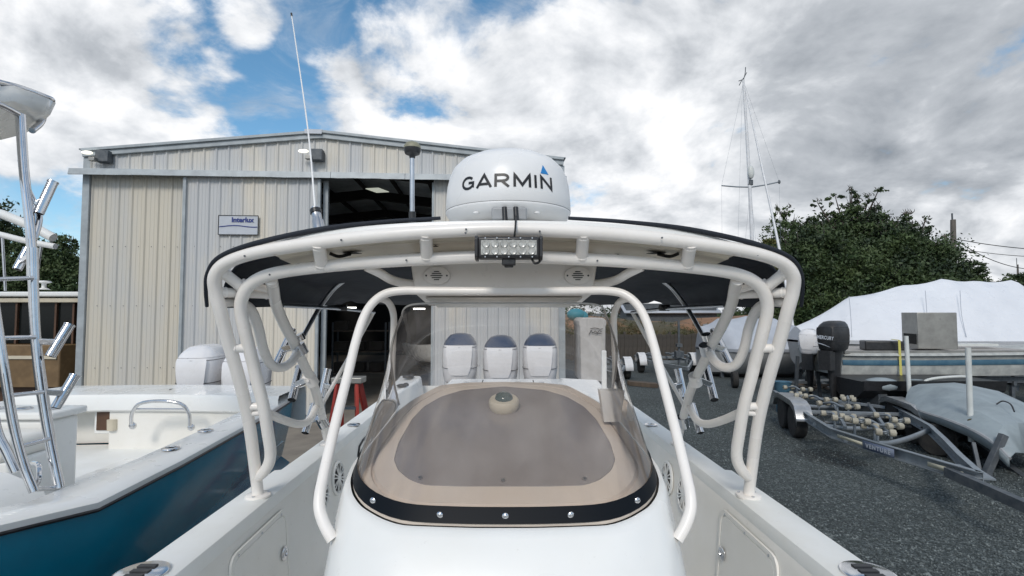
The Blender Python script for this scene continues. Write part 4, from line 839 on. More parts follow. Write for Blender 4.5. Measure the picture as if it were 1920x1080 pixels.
# ------------------------------------------------------------------ blue boat on the left
BL = thing('blue_fishing_boat', 'blue hulled fishing boat with white open cockpit, leftmost beside the white boat', 'boat', (-3.0, 3.5, 0))
gl_o = [(-3.5, -1.2, -.60), (-2.75, .3, -.68), (-2.30, 1.3, -.76), (-2.07, 2.0, -.83), (-1.93, 2.39, -.87), (-2.00, 3.1, -.88), (-2.10, 3.96, -.88), (-2.20, 4.7, -.88), (-2.32, 5.42, -.88)]
ax_ = Vector((-.14, 1, 0)).normalized(); inw = Vector((-1, -.14, 0)).normalized()
def GL(i, off, z): x, y, zz_ = gl_o[i]; return Vector((x, y, CZ+zz_+z))+inw*off
n_ = len(gl_o)
obj('hull', MB().loft([[GL(i, .006, -.03), GL(i, .02, -.25), GL(i, .10, -.62), GL(i, .17, -.75), GL(i, .28, -1.0), GL(i, 1.25, -1.45)] for i in range(n_)]).add([(-2.33, 5.43, CZ-.91), (-2.5, 5.43, CZ-1.63), (-3.55, 5.55, CZ-2.33), (-4.75, 5.62, CZ-1.63), (-4.95, 5.62, CZ-.91)], [(0, 1, 2, 3, 4)]), 'bluehull', BL, smooth=30)
obj('spray_rail', MB().loft([[GL(i, .15, -.60), GL(i, .02, -.70), GL(i, .06, -.76), GL(i, .2, -.77)] for i in range(n_)], closed=True, capa=True, capb=True), 'bluestrip', BL, smooth=30)
wg = [.5, .42, .36, .32, .30, .26, .24, .23, .22]
obj('gunwale', MB().loft([[GL(i, -.012, -.05), GL(i, -.014, -.012), GL(i, .0, 0), GL(i, wg[i]-.02, .004), GL(i, wg[i], -.015), GL(i, wg[i], -.07)] for i in range(n_)]), 'gel', BL, smooth=50)
obj('rub_strip', MB().loft([[GL(i, -.016, -.055), GL(i, -.020, -.046), GL(i, -.016, -.038)] for i in range(n_)]), 'black', BL)
obj('cockpit_side', MB().loft([[GL(i, wg[i], -.06), GL(i, wg[i]+.03, -.1), GL(i, wg[i]+.05, -.45)] for i in range(n_)]), 'liner', BL, smooth=50)
FZ = CZ-1.33; obj('cockpit_floor', MB().add([GL(4, .1, 0), GL(8, .1, 0), GL(8, 2.45, 0), GL(4, 2.45, 0)], [(0, 1, 2, 3)]) if False else MB().add([(-2.0, 2.2, FZ), (-2.35, 5.3, FZ), (-4.9, 5.1, FZ), (-4.6, 1.9, FZ)], [(0, 1, 2, 3)]), 'nonskid', BL)
# far gunwale and far side
far = [(-4.55, 2.0, -.88), (-4.75, 3.5, -.88), (-4.83, 4.7, -.87), (-4.85, 5.6, -.86)]
obj('gunwale', MB().loft([[Vector((x-.13, y, CZ+z-.05)), Vector((x-.13, y, CZ+z)), Vector((x+.08, y, CZ+z)), Vector((x+.09, y, CZ+z-.06)), Vector((x+.05, y, CZ-1.33))] for x, y, z in far]), 'gel', BL, smooth=50, label='far gunwale and inner side of the blue boat')
obj('hull', MB().loft([[Vector((x-.13, y, CZ+z-.04)), Vector((x-.06, y, CZ-1.6)), Vector((x+1.1, y, CZ-2.3))] for x, y, z in far]), 'bluehull', BL, label='far side of the blue hull')
# stern deck with raised curved coaming
T0 = P(224, 737, 5.05)
sd_ = MB(); zt_ = -.80
ysf = lambda x: 4.92+.05*math.cos((x+3.6)*2)
xs2 = np.linspace(-4.78, -2.22, 16)
sd_.loft([[Vector((x, ysf(x)+dy, CZ+z)) for x in xs2] for dy, z in ((.02, -.97), (-.015, -.95), (-.02, zt_-.03), (.0, zt_), (.30, zt_+.012), (.62, zt_+.005), (.64, zt_-.1), (.64, -1.2))]); obj('stern_deck', sd_, 'gel', BL, smooth=50)
obj('bulkhead', MB().loft([[Vector((x, ysf(x)+.03, CZ+z)) for x in np.linspace(-3.92, -2.28, 10)] for z in (-.94, -1.33)]).loft([[Vector((x, ysf(x)+.28, CZ+z)) for x in np.linspace(-4.8, -3.9, 6)] for z in (-.94, -1.33)]).add([(-3.92, ysf(-3.92)+.03, CZ-.94), (-3.92, 5.25, CZ-.94), (-3.92, 5.25, CZ-1.33), (-3.92, ysf(-3.92)+.03, CZ-1.33)], [(0, 1, 2, 3)]), 'liner', BL)
c0, c1_ = P(186, 768, 5.05), P(221, 808, 5.05)
cbx = obj('cubby', MB().box(((c0.x+c1_.x)/2, 5.10, (c0.z+c1_.z)/2), (c1_.x-c0.x+.04, .16, c0.z-c1_.z+.04)), 'gel', BL, bevel=.008); obj('cubby_opening', MB().box(((c0.x+c1_.x)/2, 5.06, (c0.z+c1_.z)/2), (c1_.x-c0.x-.02, .1, c0.z-c1_.z-.03)), 'tinted_brown', cbx)
obj('bucket', MB().cyl(P(212, 806, 5.0), P(212, 786, 5.0), .05, 14), 'cream', cbx)
hr = [P(*q) for q in ((246, 795, 4.75), (248, 775, 4.73), (262, 757, 4.70), (300, 752, 4.68), (338, 757, 4.70), (354, 775, 4.73), (356, 798, 4.75))]
hro = obj('stern_rail', MB().tube(hr, .016, 12), 'steel', BL, smooth=60); obj('cross_bar', MB().tube([P(252, 767, 4.73), P(349, 767, 4.73)], .009, 8), 'steel', hro)
for q in (hr[0], hr[-1]): obj('rail_foot', MB().ell(q-Vector((0, -.02, .02)), (.034, .025, .034), 12, 8), 'steel', hro)
for px, py in ((320, 842), (385, 808), (505, 746), (90, 895) if False else (505, 746)):
    k = PG(px, py, CZ-.872); rh = obj('gunwale_rod_holder', MB().lathe([(.036, 0), (.052, .003), (.05, .008), (.036, .012), (.03, .012), (.028, .0)], k, n=22, cap=False), 'steel', BL); obj('holder_bore', MB().lathe([(.03, .006), (0, .006)], k, n=16), 'hole', rh)
obj('hatch_seam', MB().beam(P(318, 730, 5.2), P(335, 727, 5.4), .01, .004).beam(P(247, 728, 5.3), P(262, 726, 5.4), .01, .004), 'hole', BL)
obj('deck_hatch', MB().box((-2.62, 3.9, FZ+.012), (.55, 1.1, .02)).box((-3.2, 4.2, FZ+.012), (.5, .8, .02)), 'gel', BL, bevel=.006)
obj('cleat', MB().ell((-2.5, 3.05, FZ+.18), (.09, .04, .03)).ell((-2.45, 3.1, FZ+.2), (.03, .05, .04)), 'black', BL)
obj('bilge_recess', MB().box((-2.5, 3.55, FZ+.03), (.22, 1.3, .03), rz=.12), 'hole', BL)
# leaning post / tackle station and console
lpx = MB(); lpx.box((-3.22, 3.4, CZ-1.0), (.52, .22, .62)); lpo = obj('tackle_station', lpx, 'gel', BL, bevel=.03)
obj('station_top', MB().box((-3.22, 3.4, CZ-.665), (.58, .28, .05)), 'gel', lpo, bevel=.015)
for x in (-3.4, -3.22, -3.04): obj('cup_ring', MB().lathe([(.03, 0), (.045, .003), (.045, .008), (.034, .012)], (x, 3.38, CZ-.641), n=18, cap=False), 'steel', lpo)
obj('door_panel', MB().box((-3.18, 3.285, CZ-1.03), (.33, .012, .44)), 'gel', lpo, bevel=.005)
obj('seat', MB().box((-3.3, 3.1, CZ-.80), (.8, .36, .13)), 'liner', BL, bevel=.04); obj('seat_base', MB().box((-3.25, 3.1, CZ-1.08), (.72, .3, .44)), 'gel', BL, bevel=.02)
obj('console', MB().loft([[Vector((-2.42-.9*a, 2.15+y, CZ+z)) for a, z in ((0, -1.33), (.03, -1.05), (.10, -.93), (.3, -.86), (.6, -.82), (1.0, -.81))] for y in (-.1, .0, .35, .6)]), 'gel', BL, smooth=60)
obj('grab_handle', MB().tube([P(62, 868, 2.6), P(72, 872, 2.55), P(73, 895, 2.5), P(66, 915, 2.5)], .011, 8), 'steel', BL)
# stainless tower legs, rungs, rod holders, hardtop
lgA = [(38, 215, 2.7), (45, 320, 2.68), (56, 420, 2.66), (62, 520, 2.65), (66, 620, 2.64), (76, 720, 2.63), (92, 820, 2.62), (112, 915, 2.60)]
lgB = [(-30, 420, 2.45), (-12, 560, 2.45), (6, 680, 2.45), (24, 790, 2.45), (44, 870, 2.45), (64, 922, 2.45)]
lgC = [(42, 330, 2.75), (58, 370, 2.75), (72, 405, 2.75), (70, 425, 2.75), (56, 450, 2.72), (50, 475, 2.7)]
lgD = [(-20, 700, 2.35), (-8, 800, 2.33), (14, 850, 2.33), (30, 885, 2.33)]
obj('tower_leg', MB().tube([P(*q) for q in lgA], .0215, 14), 'steel', BL, smooth=60)
obj('tower_leg', MB().tube([P(*q) for q in lgB], .0195, 14), 'steel', BL, smooth=60)
obj('tower_leg', MB().tube([P(*q) for q in lgD], .019, 12), 'steel', BL, smooth=60)
obj('tower_brace', MB().tube([P(*q) for q in ((40, 300, 2.7), (50, 350, 2.72), (66, 385, 2.74), (73, 410, 2.72), (66, 440, 2.68), (60, 455, 2.66))], .016, 12), 'steel', BL, smooth=60)
for y0, y1, xa, xb in ((634, 632, -5, 66), (742, 735, 14, 80), (837, 822, 38, 96), (524, 521, -20, 62), (918, 915, 62, 112)):
    obj('tower_rung', MB().tube([P(xa, y0, 2.46), P(xb, y1, 2.62)], .0105, 10, spline=False), 'steel', BL, smooth=60)
obj('tower_strut', MB().tube([P(62, 560, 2.64), P(84, 720, 2.75), P(112, 905, 2.85)], .011, 10), 'steel', BL, smooth=60)
for lo, hi, arm in (((72, 400, 2.7), (99, 342, 2.75), (66, 385, 2.7)), ((94, 668, 2.65), (130, 610, 2.72), (70, 640, 2.64)), ((104, 765, 2.7), (140, 705, 2.78), (78, 735, 2.63)), ((32, 505, 3.1), (52, 468, 3.15), (62, 480, 2.66))):
    rodh(BL, P(*lo), P(*hi), .024, arm=P(*arm))
obj('tower_sleeve', MB().tube([P(61, 465, 2.655), P(62, 525, 2.65)], .0255, 14, spline=False), 'steel', BL, smooth=60)
obj('hardtop', MB().loft([[P(-140, 250, 2.3), P(-40, 165, 2.5), P(20, 160, 2.7), P(85, 183, 2.85), P(97, 190, 2.95)], [P(-140, 262, 2.3), P(-40, 188, 2.5), P(20, 186, 2.7), P(72, 205, 2.85), P(88, 210, 2.95)], [P(-140, 330, 2.9), P(-40, 262, 3.0), P(0, 256, 3.05), P(40, 246, 3.1), P(66, 232, 3.12)]]), 'gel', BL, solid=.02, smooth=50)
obj('hardtop_rim', MB().tube([P(-140, 240, 2.3), P(-40, 158, 2.5), P(20, 160, 2.7), P(85, 182, 2.88), P(97, 190, 2.95), P(84, 202, 3.0), P(78, 228, 3.02), P(60, 245, 2.9)], .017, 12), 'steel', BL, smooth=60)
obj('hardtop_rim', MB().tube([P(-60, 185, 2.4), P(-5, 195, 2.55), P(38, 216, 2.7)], .015, 12), 'steel', BL, smooth=60)
outboard(BL, P(388, 650, 6.3)-Vector((.0, .32, .64)), 'cowl', 'cowl', R(8), 1.12); outboard(BL, P(470, 656, 6.3)-Vector((.0, .32, .64)), 'cowl', 'cowl', R(8), 1.12)
tr = MB(); TR2 = thing('boat_trailer', 'steel trailer under the blue fishing boat at the left', 'trailer', (-3.3, 3.5, 0))
for x in (-4.2, -2.9): tr.beam((x+.2, 0, .55), (x-.2, 5.3, .55), .1, .16)
for y in (1, 3, 5): tr.beam((-4.3, y, .5), (-2.7, y, .5), .08, .1)
for x in (-4.2, -2.9):
    for y in (1.2, 4.9): tr.beam((x, y, 0), (x, y, .9), .1, .1, (0, 1, 0))
obj('frame', tr, 'galv', TR2)
# ------------------------------------------------------------------ red step ladder by the shed door
LD = thing('step_ladder', 'red step ladder with white top standing by the shed door', 'ladder', (-1.85, 6.1, 0))
lt0, lt1 = P(636, 716, 6.0), P(668, 716, 6.0)
tz = lt0.z
for x0, x1, y0, y1, nm in ((lt0.x, lt0.x-.16, 6.0, 5.7, 'rail'), (lt1.x, lt1.x+.16, 6.0, 5.7, 'rail'), (lt0.x, lt0.x-.18, 6.1, 6.75, 'rear_rail'), (lt1.x, lt1.x+.2, 6.1, 6.75, 'rear_rail')): obj(nm, MB().beam((x0, y0, tz), (x1, y1, 0), .035, .085), 'red', LD, bevel=.004)
obj('ladder_top', MB().box(((lt0.x+lt1.x)/2, 6.04, tz+.02), (.36, .2, .07)), 'bare', LD, bevel=.01)
for k in range(5):
    t = (k+1)/6; obj('step', MB().box(((lt0.x+lt1.x)/2, 6.0-.3*t, tz*(1-t)), ((lt1.x-lt0.x)+.32*t, .1, .03)), 'alu', LD)

# ------------------------------------------------------------------ cabin boat far left
CB = thing('cabin_cruiser', 'tan cabin boat with cream roof and dark windows, behind the blue boat at far left', 'boat', (-12.6, 14, 0))
def cbp(px, py, Y=12.9): return P(px, py, Y)
obj('roof', MB().box((-13.2, 14.0, cbp(0, 552).z), (6.0, 2.5, .13)), 'gel', CB, bevel=.04)
obj('roof_edge', MB().box((-13.2, 14.0, cbp(0, 563).z), (5.8, 2.35, .12)), 'cream', CB, bevel=.02)
obj('cabin_wall', MB().box((-13.1, 14.0, cbp(0, 603).z), (5.6, 2.1, 1.12)), 'darkglass', CB, bevel=.02)
for x in (-11.15, -11.6, -12.6): obj('window_post', MB().box((x, 12.92, cbp(0, 603).z), (.05, .06, 1.12)), 'tinted_brown', CB)
obj('hull', MB().loft([[Vector((x, y, z)) for x, y, z in ((-16, 12.6, z0), (-11.2, 12.6, z0), (-10.7, 14, z0), (-11.2, 15.4, z0), (-16, 15.4, z0))] for z0 in (.7, 1.2, cbp(0, 645).z)], closed=True, capb=True), 'tanpaint', CB, bevel=.03)
obj('hull_stripe', MB().box((-13.6, 12.58, cbp(0, 668).z), (4.7, .03, .08)), 'cream', CB)
obj('lower_hull', MB().box((-13.5, 14, .55), (4.6, 2.4, .6)), 'tinted_brown', CB, bevel=.06)
for x in (-15, -12): obj('stand', MB().box((x, 14, .13), (.3, 1.9, .26)), 'wood', CB)
obj('roof_vent', MB().lathe([(.14, 0), (.05, .05), (.05, .16), (.16, .19), (.13, .23), (0, .24)], cbp(82, 545, 13.4)+Vector((0, 0, .03)), n=18), 'gel', CB)
obj('fly_rail', MB().tube([cbp(0, 400, 13.6), cbp(60, 425, 13.6), cbp(100, 446, 13.6)], .12, 10).tube([cbp(-30, 432, 13.6), cbp(50, 452, 13.6), cbp(104, 462, 13.6)], .08, 10), 'gel', CB, smooth=60)
obj('fly_post', MB().tube([cbp(78, 455, 13.6), cbp(66, 545, 13.6)], .03, 8).tube([cbp(4, 440, 13.6), cbp(10, 545, 13.6)], .03, 8), 'alu', CB)

# ------------------------------------------------------------------ tandem trailer on the right
VT = thing('tandem_boat_trailer', 'empty galvanised tandem axle trailer with cream rollers on the gravel', 'trailer', (6.9, 9.5, 0))
ZR = .52
def G(px, py, z=ZR): return PG(px, py, z)
tip = G(1838, 897); nl = [G(*q) for q in ((1452, 738), (1520, 787), (1560, 812), (1640, 838), (1740, 868), (1838, 897))]
def rail(pts, w_=.07, h_=.16):
    mb = MB(); pts = [Vector(p) for p in pts]; secs = []
    for i, p in enumerate(pts):
        t = (pts[min(i+1, len(pts)-1)]-pts[max(i-1, 0)]).normalized(); x = Vector((t.y, -t.x, 0)).normalized()
        secs.append([p+x*a*w_/2+Vector((0, 0, b*h_/2)) for a, b in ((-1, -1), (1, -1), (1, -.86), (-.7, -.86), (-.7, .86), (1, .86), (1, 1), (-1, 1))])
    return mb.loft(secs, closed=True, capa=True, capb=True)
obj('near_rail', rail(nl), 'galv', VT, smooth=25)
fr_ = [G(*q) for q in ((1580, 738), (1650, 752), (1702, 782), (1745, 806), (1772, 832), (1800, 862), (1838, 897))]
obj('far_rail', rail(fr_), 'galv', VT, smooth=25)
obj('tongue', MB().beam(tip+Vector((-.1, .35, -.03)), G(1935, 955, ZR-.03), .09, .12), 'dkgalv', VT, bevel=.004)
obj('tongue_plate', MB().beam(G(1800, 872), G(1838, 897), .3, .02), 'galv', VT)
# cross members (arched) with roller arms
def lerpG(a, b, t): return a.lerp(b, t)
crs = [(nl[0].lerp(nl[1], .35), fr_[0].lerp(fr_[1], .6)), (nl[1].lerp(nl[2], .2), fr_[2]), (nl[2].lerp(nl[3], .35), fr_[2].lerp(fr_[3], .9))]
for a, b in crs:
    m_ = (a+b)/2; obj('cross_member', MB().tube([a+Vector((0, 0, -.04)), a.lerp(b, .25)+Vector((0, 0, -.13)), m_+Vector((0, 0, -.17)), a.lerp(b, .75)+Vector((0, 0, -.13)), b+Vector((0, 0, -.04))], .045, 8), 'galv', VT, smooth=50)
def roller_set(c, dirv, n=2):
    d = Vector(dirv).normalized(); s_ = Vector((-d.y, d.x, 0)); arm = obj('roller_arm', MB().tube([c-d*.42+Vector((0, 0, .02)), c-d*.12+Vector((0, 0, .08)), c+d*.12+Vector((0, 0, .05)), c+d*.42+Vector((0, 0, .10))], .022, 8).tube([c-Vector((0, 0, .30)), c+Vector((0, 0, .08))], .022, 8), 'galv', VT, smooth=50)
    for k in (-1, 1):
        e_ = c+d*.42*k+Vector((0, 0, .10 if k > 0 else .02)); obj('axle_pin', MB().tube([e_-s_*.14, e_+s_*.14], .010, 6), 'dkgalv', arm)
        for j in (-1, 1): obj('roller', MB().lathe([(.024, -.042), (.048, -.038), (.054, -.01), (.054, .01), (.048, .038), (.024, .042)], e_+s_*.085*j, s_, 14), 'roller', arm)
dirT = (tip-(nl[1]+fr_[2])/2).normalized()
for px, py in ((1497, 745), (1535, 752), (1590, 752), (1570, 765), (1565, 786), (1602, 792), (1640, 800), (1670, 790), (1645, 812), (1495, 733)):
    roller_set(G(px, py, ZR+.16), dirT+Vector((random.uniform(-.3, .3), random.uniform(-.3, .3), 0)))
for a_, b_ in (((1500, 741), (1660, 762)), ((1512, 770), (1690, 775)), ((1560, 748), (1585, 800)), ((1628, 755), (1668, 812))):
    obj('bunk_bar', MB().beam(G(*a_)-Vector((0, 0, .02)), G(*b_)-Vector((0, 0, .02)), .05, .06), 'galv', VT, bevel=.004)
for a_, b_ in (((1495, 748), (1545, 790)), ((1600, 742), (1700, 800))):
    obj('brake_line', MB().tube([G(*a_, ZR-.1), G((a_[0]+b_[0])/2+6, (a_[1]+b_[1])/2, ZR-.2), G(*b_, ZR-.1)], .012, 6), 'cable', VT)
# wheels with aluminium tandem fenders
side = Vector((dirT.y, -dirT.x, 0))
def tandem(c0, c1):
    for c in (c0, c1): wheel(VT, Vector((c.x, c.y, .33)), .33, .22, side)
    m_ = (c0+c1)/2; d = (c1-c0).normalized(); hl_ = (c1-c0).length/2; prof2 = [(-hl_-.52, .42), (-hl_-.50, .50), (-hl_-.34, .69), (-hl_-.1, .755), (0, .76), (hl_+.1, .755), (hl_+.34, .69), (hl_+.50, .50), (hl_+.52, .42)]
    secs = [[Vector((m_.x, m_.y, 0))+d*u+side*w_+Vector((0, 0, z-dz)) for u, z in prof2] for w_, dz in ((-.15, .10), (-.145, .0), (.145, .0), (.15, .10))]
    obj('fender', MB().loft(secs), 'fender', VT, solid=.008, smooth=35)
w1 = PG(1496, 820); w0 = w1-dirT*.86; tandem(w0+side*.0, w1)
w1r = w1+side*-1.0*(-2.1 if side.x > 0 else 2.1); tandem(w1r-dirT*.86, w1r)
obj('axle', MB().tube([Vector((w1.x, w1.y, .33)), Vector((w1r.x, w1r.y, .33))], .035, 8).tube([Vector((w0.x, w0.y, .33)), Vector((w1r.x, w1r.y, .33))-dirT*.86], .035, 8), 'dkgalv', VT)
# decals along the near rail
def on_rail(t, x, y, z):                # point on camera-facing side of near rail segment
    a, b = nl[2], nl[5]; p = a.lerp(b, t); return p
def railtext():
    a, b = nl[3]-(nl[3]-nl[2])*.2, nl[4]-(nl[4]-nl[3])*.1; d = (b-a).normalized(); nrm = Vector((d.y, -d.x, 0)); nrm = nrm if nrm.dot(Vector((0, -1, 0))-Vector((.6, 0, 0))) > 0 else -nrm
    q0 = nl[3]; q1 = nl[4]; mid = q0.lerp(q1, .12); off = nrm*.046; up = Vector((0, 0, 1))
    mb = MB(); A = mid-d*.27; E = mid+d*.27; mb.add([A+off*.98-up*.062, E+off*.98-up*.062, E+off*.98+up*.062, A+off*.98+up*.062], [(0, 1, 2, 3)]); dc = obj('name_decal', mb, 'decal', VT, solid=.002)
    obj('lettering', text_geo('VENTURE', .085, lambda x, y, z: mid+d*x*.98+up*(y-.03)+off*1.08, 0, 1.25, .004), 'wletter', dc, smooth=0)
    for t0, t1, m_ in ((.72, .96, 'amber'),):
        p0 = nl[4].lerp(nl[5], .05); p1 = nl[4].lerp(nl[5], .75); d2 = (p1-p0).normalized(); n2 = Vector((d2.y, -d2.x, 0)); n2 = n2 if n2.dot(nrm) > 0 else -n2
        obj('reflective_tape', MB().add([p0+n2*.046-up*.03, p1+n2*.046-up*.03, p1+n2*.046+up*.03, p0+n2*.046+up*.03], [(0, 1, 2, 3)]), m_, VT, solid=.002)
    p0, p1 = nl[2].lerp(nl[3], .2), nl[2].lerp(nl[3], .95); d2 = (p1-p0).normalized(); n2 = Vector((d2.y, -d2.x, 0)); n2 = n2 if n2.dot(nrm) > 0 else -n2
    obj('reflective_tape', MB().add([p0+n2*.046-up*.025, p1+n2*.046-up*.025, p1+n2*.046+up*.025, p0+n2*.046+up*.025], [(0, 1, 2, 3)]), 'amber', VT, solid=.002)
railtext()
# ------------------------------------------------------------------ upturned grey dinghy on a dark trailer with white guide posts
DG = thing('upturned_dinghy', 'pale grey upturned dinghy resting on a dark trailer at right', 'dinghy', PG(1800, 860))
keel = [P(*q) for q in ((1710, 728, 10.6), (1760, 728, 10.0), (1815, 740, 9.4), (1870, 765, 8.8), (1905, 795, 8.2), (1915, 850, 7.8))]
nearE = [P(*q) for q in ((1700, 752, 10.3), (1725, 770, 9.6), (1770, 785, 8.9), (1820, 805, 8.3), (1862, 830, 7.9), (1893, 860, 7.6))]
farE = [P(*q) for q in ((1740, 722, 11.5), (1810, 722, 10.9), (1870, 735, 10.2), (1925, 760, 9.5), (1950, 800, 8.8), (1940, 860, 8.2))]
nearM = [P(*q) for q in ((1704, 738, 10.5), (1738, 748, 9.8), (1787, 762, 9.15), (1838, 776, 8.55), (1880, 800, 8.05), (1903, 850, 7.65))]
farM = [P(*q) for q in ((1725, 722, 11.1), (1790, 720, 10.5), (1850, 733, 9.9), (1903, 758, 9.2), (1930, 796, 8.5), (1928, 856, 8.0))]
obj('hull', MB().loft([[nearE[i]-Vector((0, 0, .12)), nearE[i], nearM[i], keel[i], farM[i], farE[i], farE[i]-Vector((0, 0, .12))] for i in range(6)], capa=True), 'dingrey', DG, solid=.03, smooth=16)
obj('strake', MB().tube(nearE, .03, 6), 'greyhull', DG); obj('drain_handle', MB().tube([P(1868, 758, 8.85), P(1880, 752, 8.8), P(1895, 758, 8.6), P(1902, 772, 8.45)], .012, 6), 'black', DG)
DT = thing('small_boat_trailer', 'dark trailer with two upright white guide posts below the grey dinghy', 'trailer', PG(1780, 850))
q = MB(); a0, a1 = P(1690, 770, 10.6), P(1890, 905, 7.6)
q.beam(a0-Vector((0, 0, .2)), a1-Vector((0, 0, .15)), .1, .14); q.beam(a0+Vector((1.2, .6, -.2)), a1+Vector((.6, .3, -.1)), .1, .14)
for t in (0.1, .4, .7, .95): p = a0.lerp(a1, t); q.beam(p-Vector((0, 0, .2)), p+Vector((1.1, .6, -.2)), .08, .1)
obj('frame', q, 'dkgalv', DT, bevel=.004)
w_ = PG(1782, 842); 
for c in (Vector((a0.lerp(a1, .45).x-.15, a0.lerp(a1, .45).y-.1, .28)), Vector((a0.lerp(a1, .45).x+1.5, a0.lerp(a1, .45).y+.7, .28))): wheel(DT, c, .28, .18, (1, .6, 0), 'dkgalv')
for (px, t_, b_, Y) in ((1702, 630, 736, 10.9), (1818, 652, 828, 8.6)): obj('guide_post', MB().tube([P(px-3, t_, Y), P(px, (t_+b_)/2, Y), P(px+3, b_, Y)], .042, 12), 'pvc', DT, smooth=60, label=None)
obj('winch_post', MB().beam(P(1842, 905, 7.8), P(1882, 815, 7.8), .09, .09).beam(P(1842, 905, 7.8), P(1825, 830, 8.1), .05, .05), 'dkgalv', DT, bevel=.004)
obj('rust_joint', MB().ell(P(1822, 795, 8.5), (.09, .06, .09)), 'clay', DT)
for k in range(5): obj('rope', MB().tube([P(1825, 793, 8.4), P(1838+k*4, 800+k*3, 8.3), P(1846+k*5, 812+k*5, 8.2)], .008, 5), 'roller', DT)
# ------------------------------------------------------------------ aluminium work boat with metal box
JB = thing('aluminium_work_boat', 'flat grey aluminium boat with blue stripe and metal box on deck', 'boat', (11, 13.4, 0))
def jx(px, Y=12.6): return (px-960)/F*Y
z_d = P(960, 662, 12.6).z; z_b = P(960, 706, 12.6).z
xl, xr = jx(1580), jx(2080)
secs = []
for x, dy, dz in ((xl, .05, 0), (xl+.25, -.05, 0), (xl+2, -.1, .0), (xr-1.5, -.05, .03), (xr, .5, .12)):
    secs.append([(x, 12.6+dy, z_d+dz), (x, 12.55+dy, z_d-.06+dz), (x, 12.62+dy, z_d-.10+dz), (x, 12.66+dy, z_d-.2+dz), (x, 12.66+dy, z_d-.38+dz), (x, 12.70+dy, z_b+dz), (x, 14.4-dy, z_b+dz), (x, 14.75-dy, z_d+dz)])
obj('hull', MB().loft(secs, closed=True, capa=True, capb=True), 'jonhull', JB, smooth=25)
obj('stripe', MB().loft([[(s_[3][0], s_[3][1]-.03, s_[3][2]+.03), (s_[3][0], s_[3][1]-.045, s_[3][2]-.04), (s_[3][0], s_[3][1]-.02, s_[3][2]-.10)] for s_ in secs]), 'jonblue', JB)
for k in range(6):
    x0 = xl+.12+k*(xr-xl-.4)/6; obj('deck_panel', MB().box((x0+(xr-xl-.4)/12, 13.65, z_d+.02), ((xr-xl-.4)/6-.012, 1.9, .03)), 'jondeck', JB, bevel=.004)
obj('deck_edge', MB().beam((xl, 12.62, z_d+.02), (xr-.3, 12.62, z_d+.04), .07, .07), 'bare', JB, bevel=.005)
bxc = Vector(((jx(1716, 12.9)+jx(1798, 12.9))/2, 13.2, P(960, 620, 12.9).z)); cbo = obj('metal_box', MB().box(bxc, (.86, .8, .92), rz=R(-14)), 'bare', JB, bevel=.012)
obj('box_opening', MB().box(bxc+Matrix.Rotation(R(-14), 3, 'Z') @ Vector((-.425, -.02, -.22)), (.03, .62, .26), rz=R(-14)), 'hole', cbo); obj('box_opening', MB().box(bxc+Vector((-.05, -.43, .3)), (.01, .01, .01)), 'hole', cbo)
obj('deck_chest', MB().box((jx(1655, 12.9), 13.0, P(960, 648, 12.9).z), (.85, .45, .24), rz=R(-18)), 'black', JB, bevel=.03, label='long black chest on the deck of the grey aluminium boat')
obj('tie_strap', MB().beam(P(1686, 638, 12.5), P(1690, 715, 12.45), .05, .01).beam(P(1672, 636, 12.7), P(1686, 638, 12.5), .05, .01), 'strap', JB)
obj('seat_plank', MB().box((jx(1840, 13.5), 13.8, z_d+.13), (1.1, .3, .06)), 'pvc', JB)
om, rm = outboard(JB, P(1543, 620, 12.3)+Vector((-.05, -.1, -.50)), 'black', 'black', R(-62), 1.25)
nr = rm.to_3x3().normalized()
def mtext(x, y, z):
    return P(1545, 636, 11.93)+Vector((x*.93, -.04+x*.38, y-x*.10))
obj('lettering', text_geo('MERCURY', .115, mtext, 0, 1.1, .004, .2), 'wletter', om, smooth=0); obj('swoosh', MB().tube([P(1528, 642, 11.9), P(1540, 645, 11.9), P(1556, 651, 11.95)], [.003, .012, .003], 6), 'wletter', om)
q = MB(); JT = thing('work_boat_trailer', 'low dark trailer under the grey aluminium boat', 'trailer', (11, 13.4, 0))
q.beam((xl+.3, 12.9, z_b-.12), (xr, 12.9, z_b-.12), .1, .14); q.beam((xl+.3, 14.3, z_b-.12), (xr, 14.3, z_b-.12), .1, .14)
for x in (xl+.6, xl+2.5, xl+4.4): q.beam((x, 12.8, z_b-.2), (x, 14.4, z_b-.2), .08, .1); q.beam((x, 12.9, 0), (x, 12.9, z_b-.1), .08, .08, (0, 1, 0))
obj('frame', q, 'dkgalv', JT)
for x in (xl+2.0, xl+2.8): 
    for y in (12.7, 14.5): wheel(JT, (x, y, .33), .33, .2, (0, 1, 0), 'wfender')
obj('fender', MB().loft([[(x, y, z) for x, z in ((xl+1.55, .45), (xl+1.7, .72), (xl+2.4, .78), (xl+3.1, .72), (xl+3.25, .45))] for y in (12.55, 12.85)]), 'wfender', JT, solid=.01)
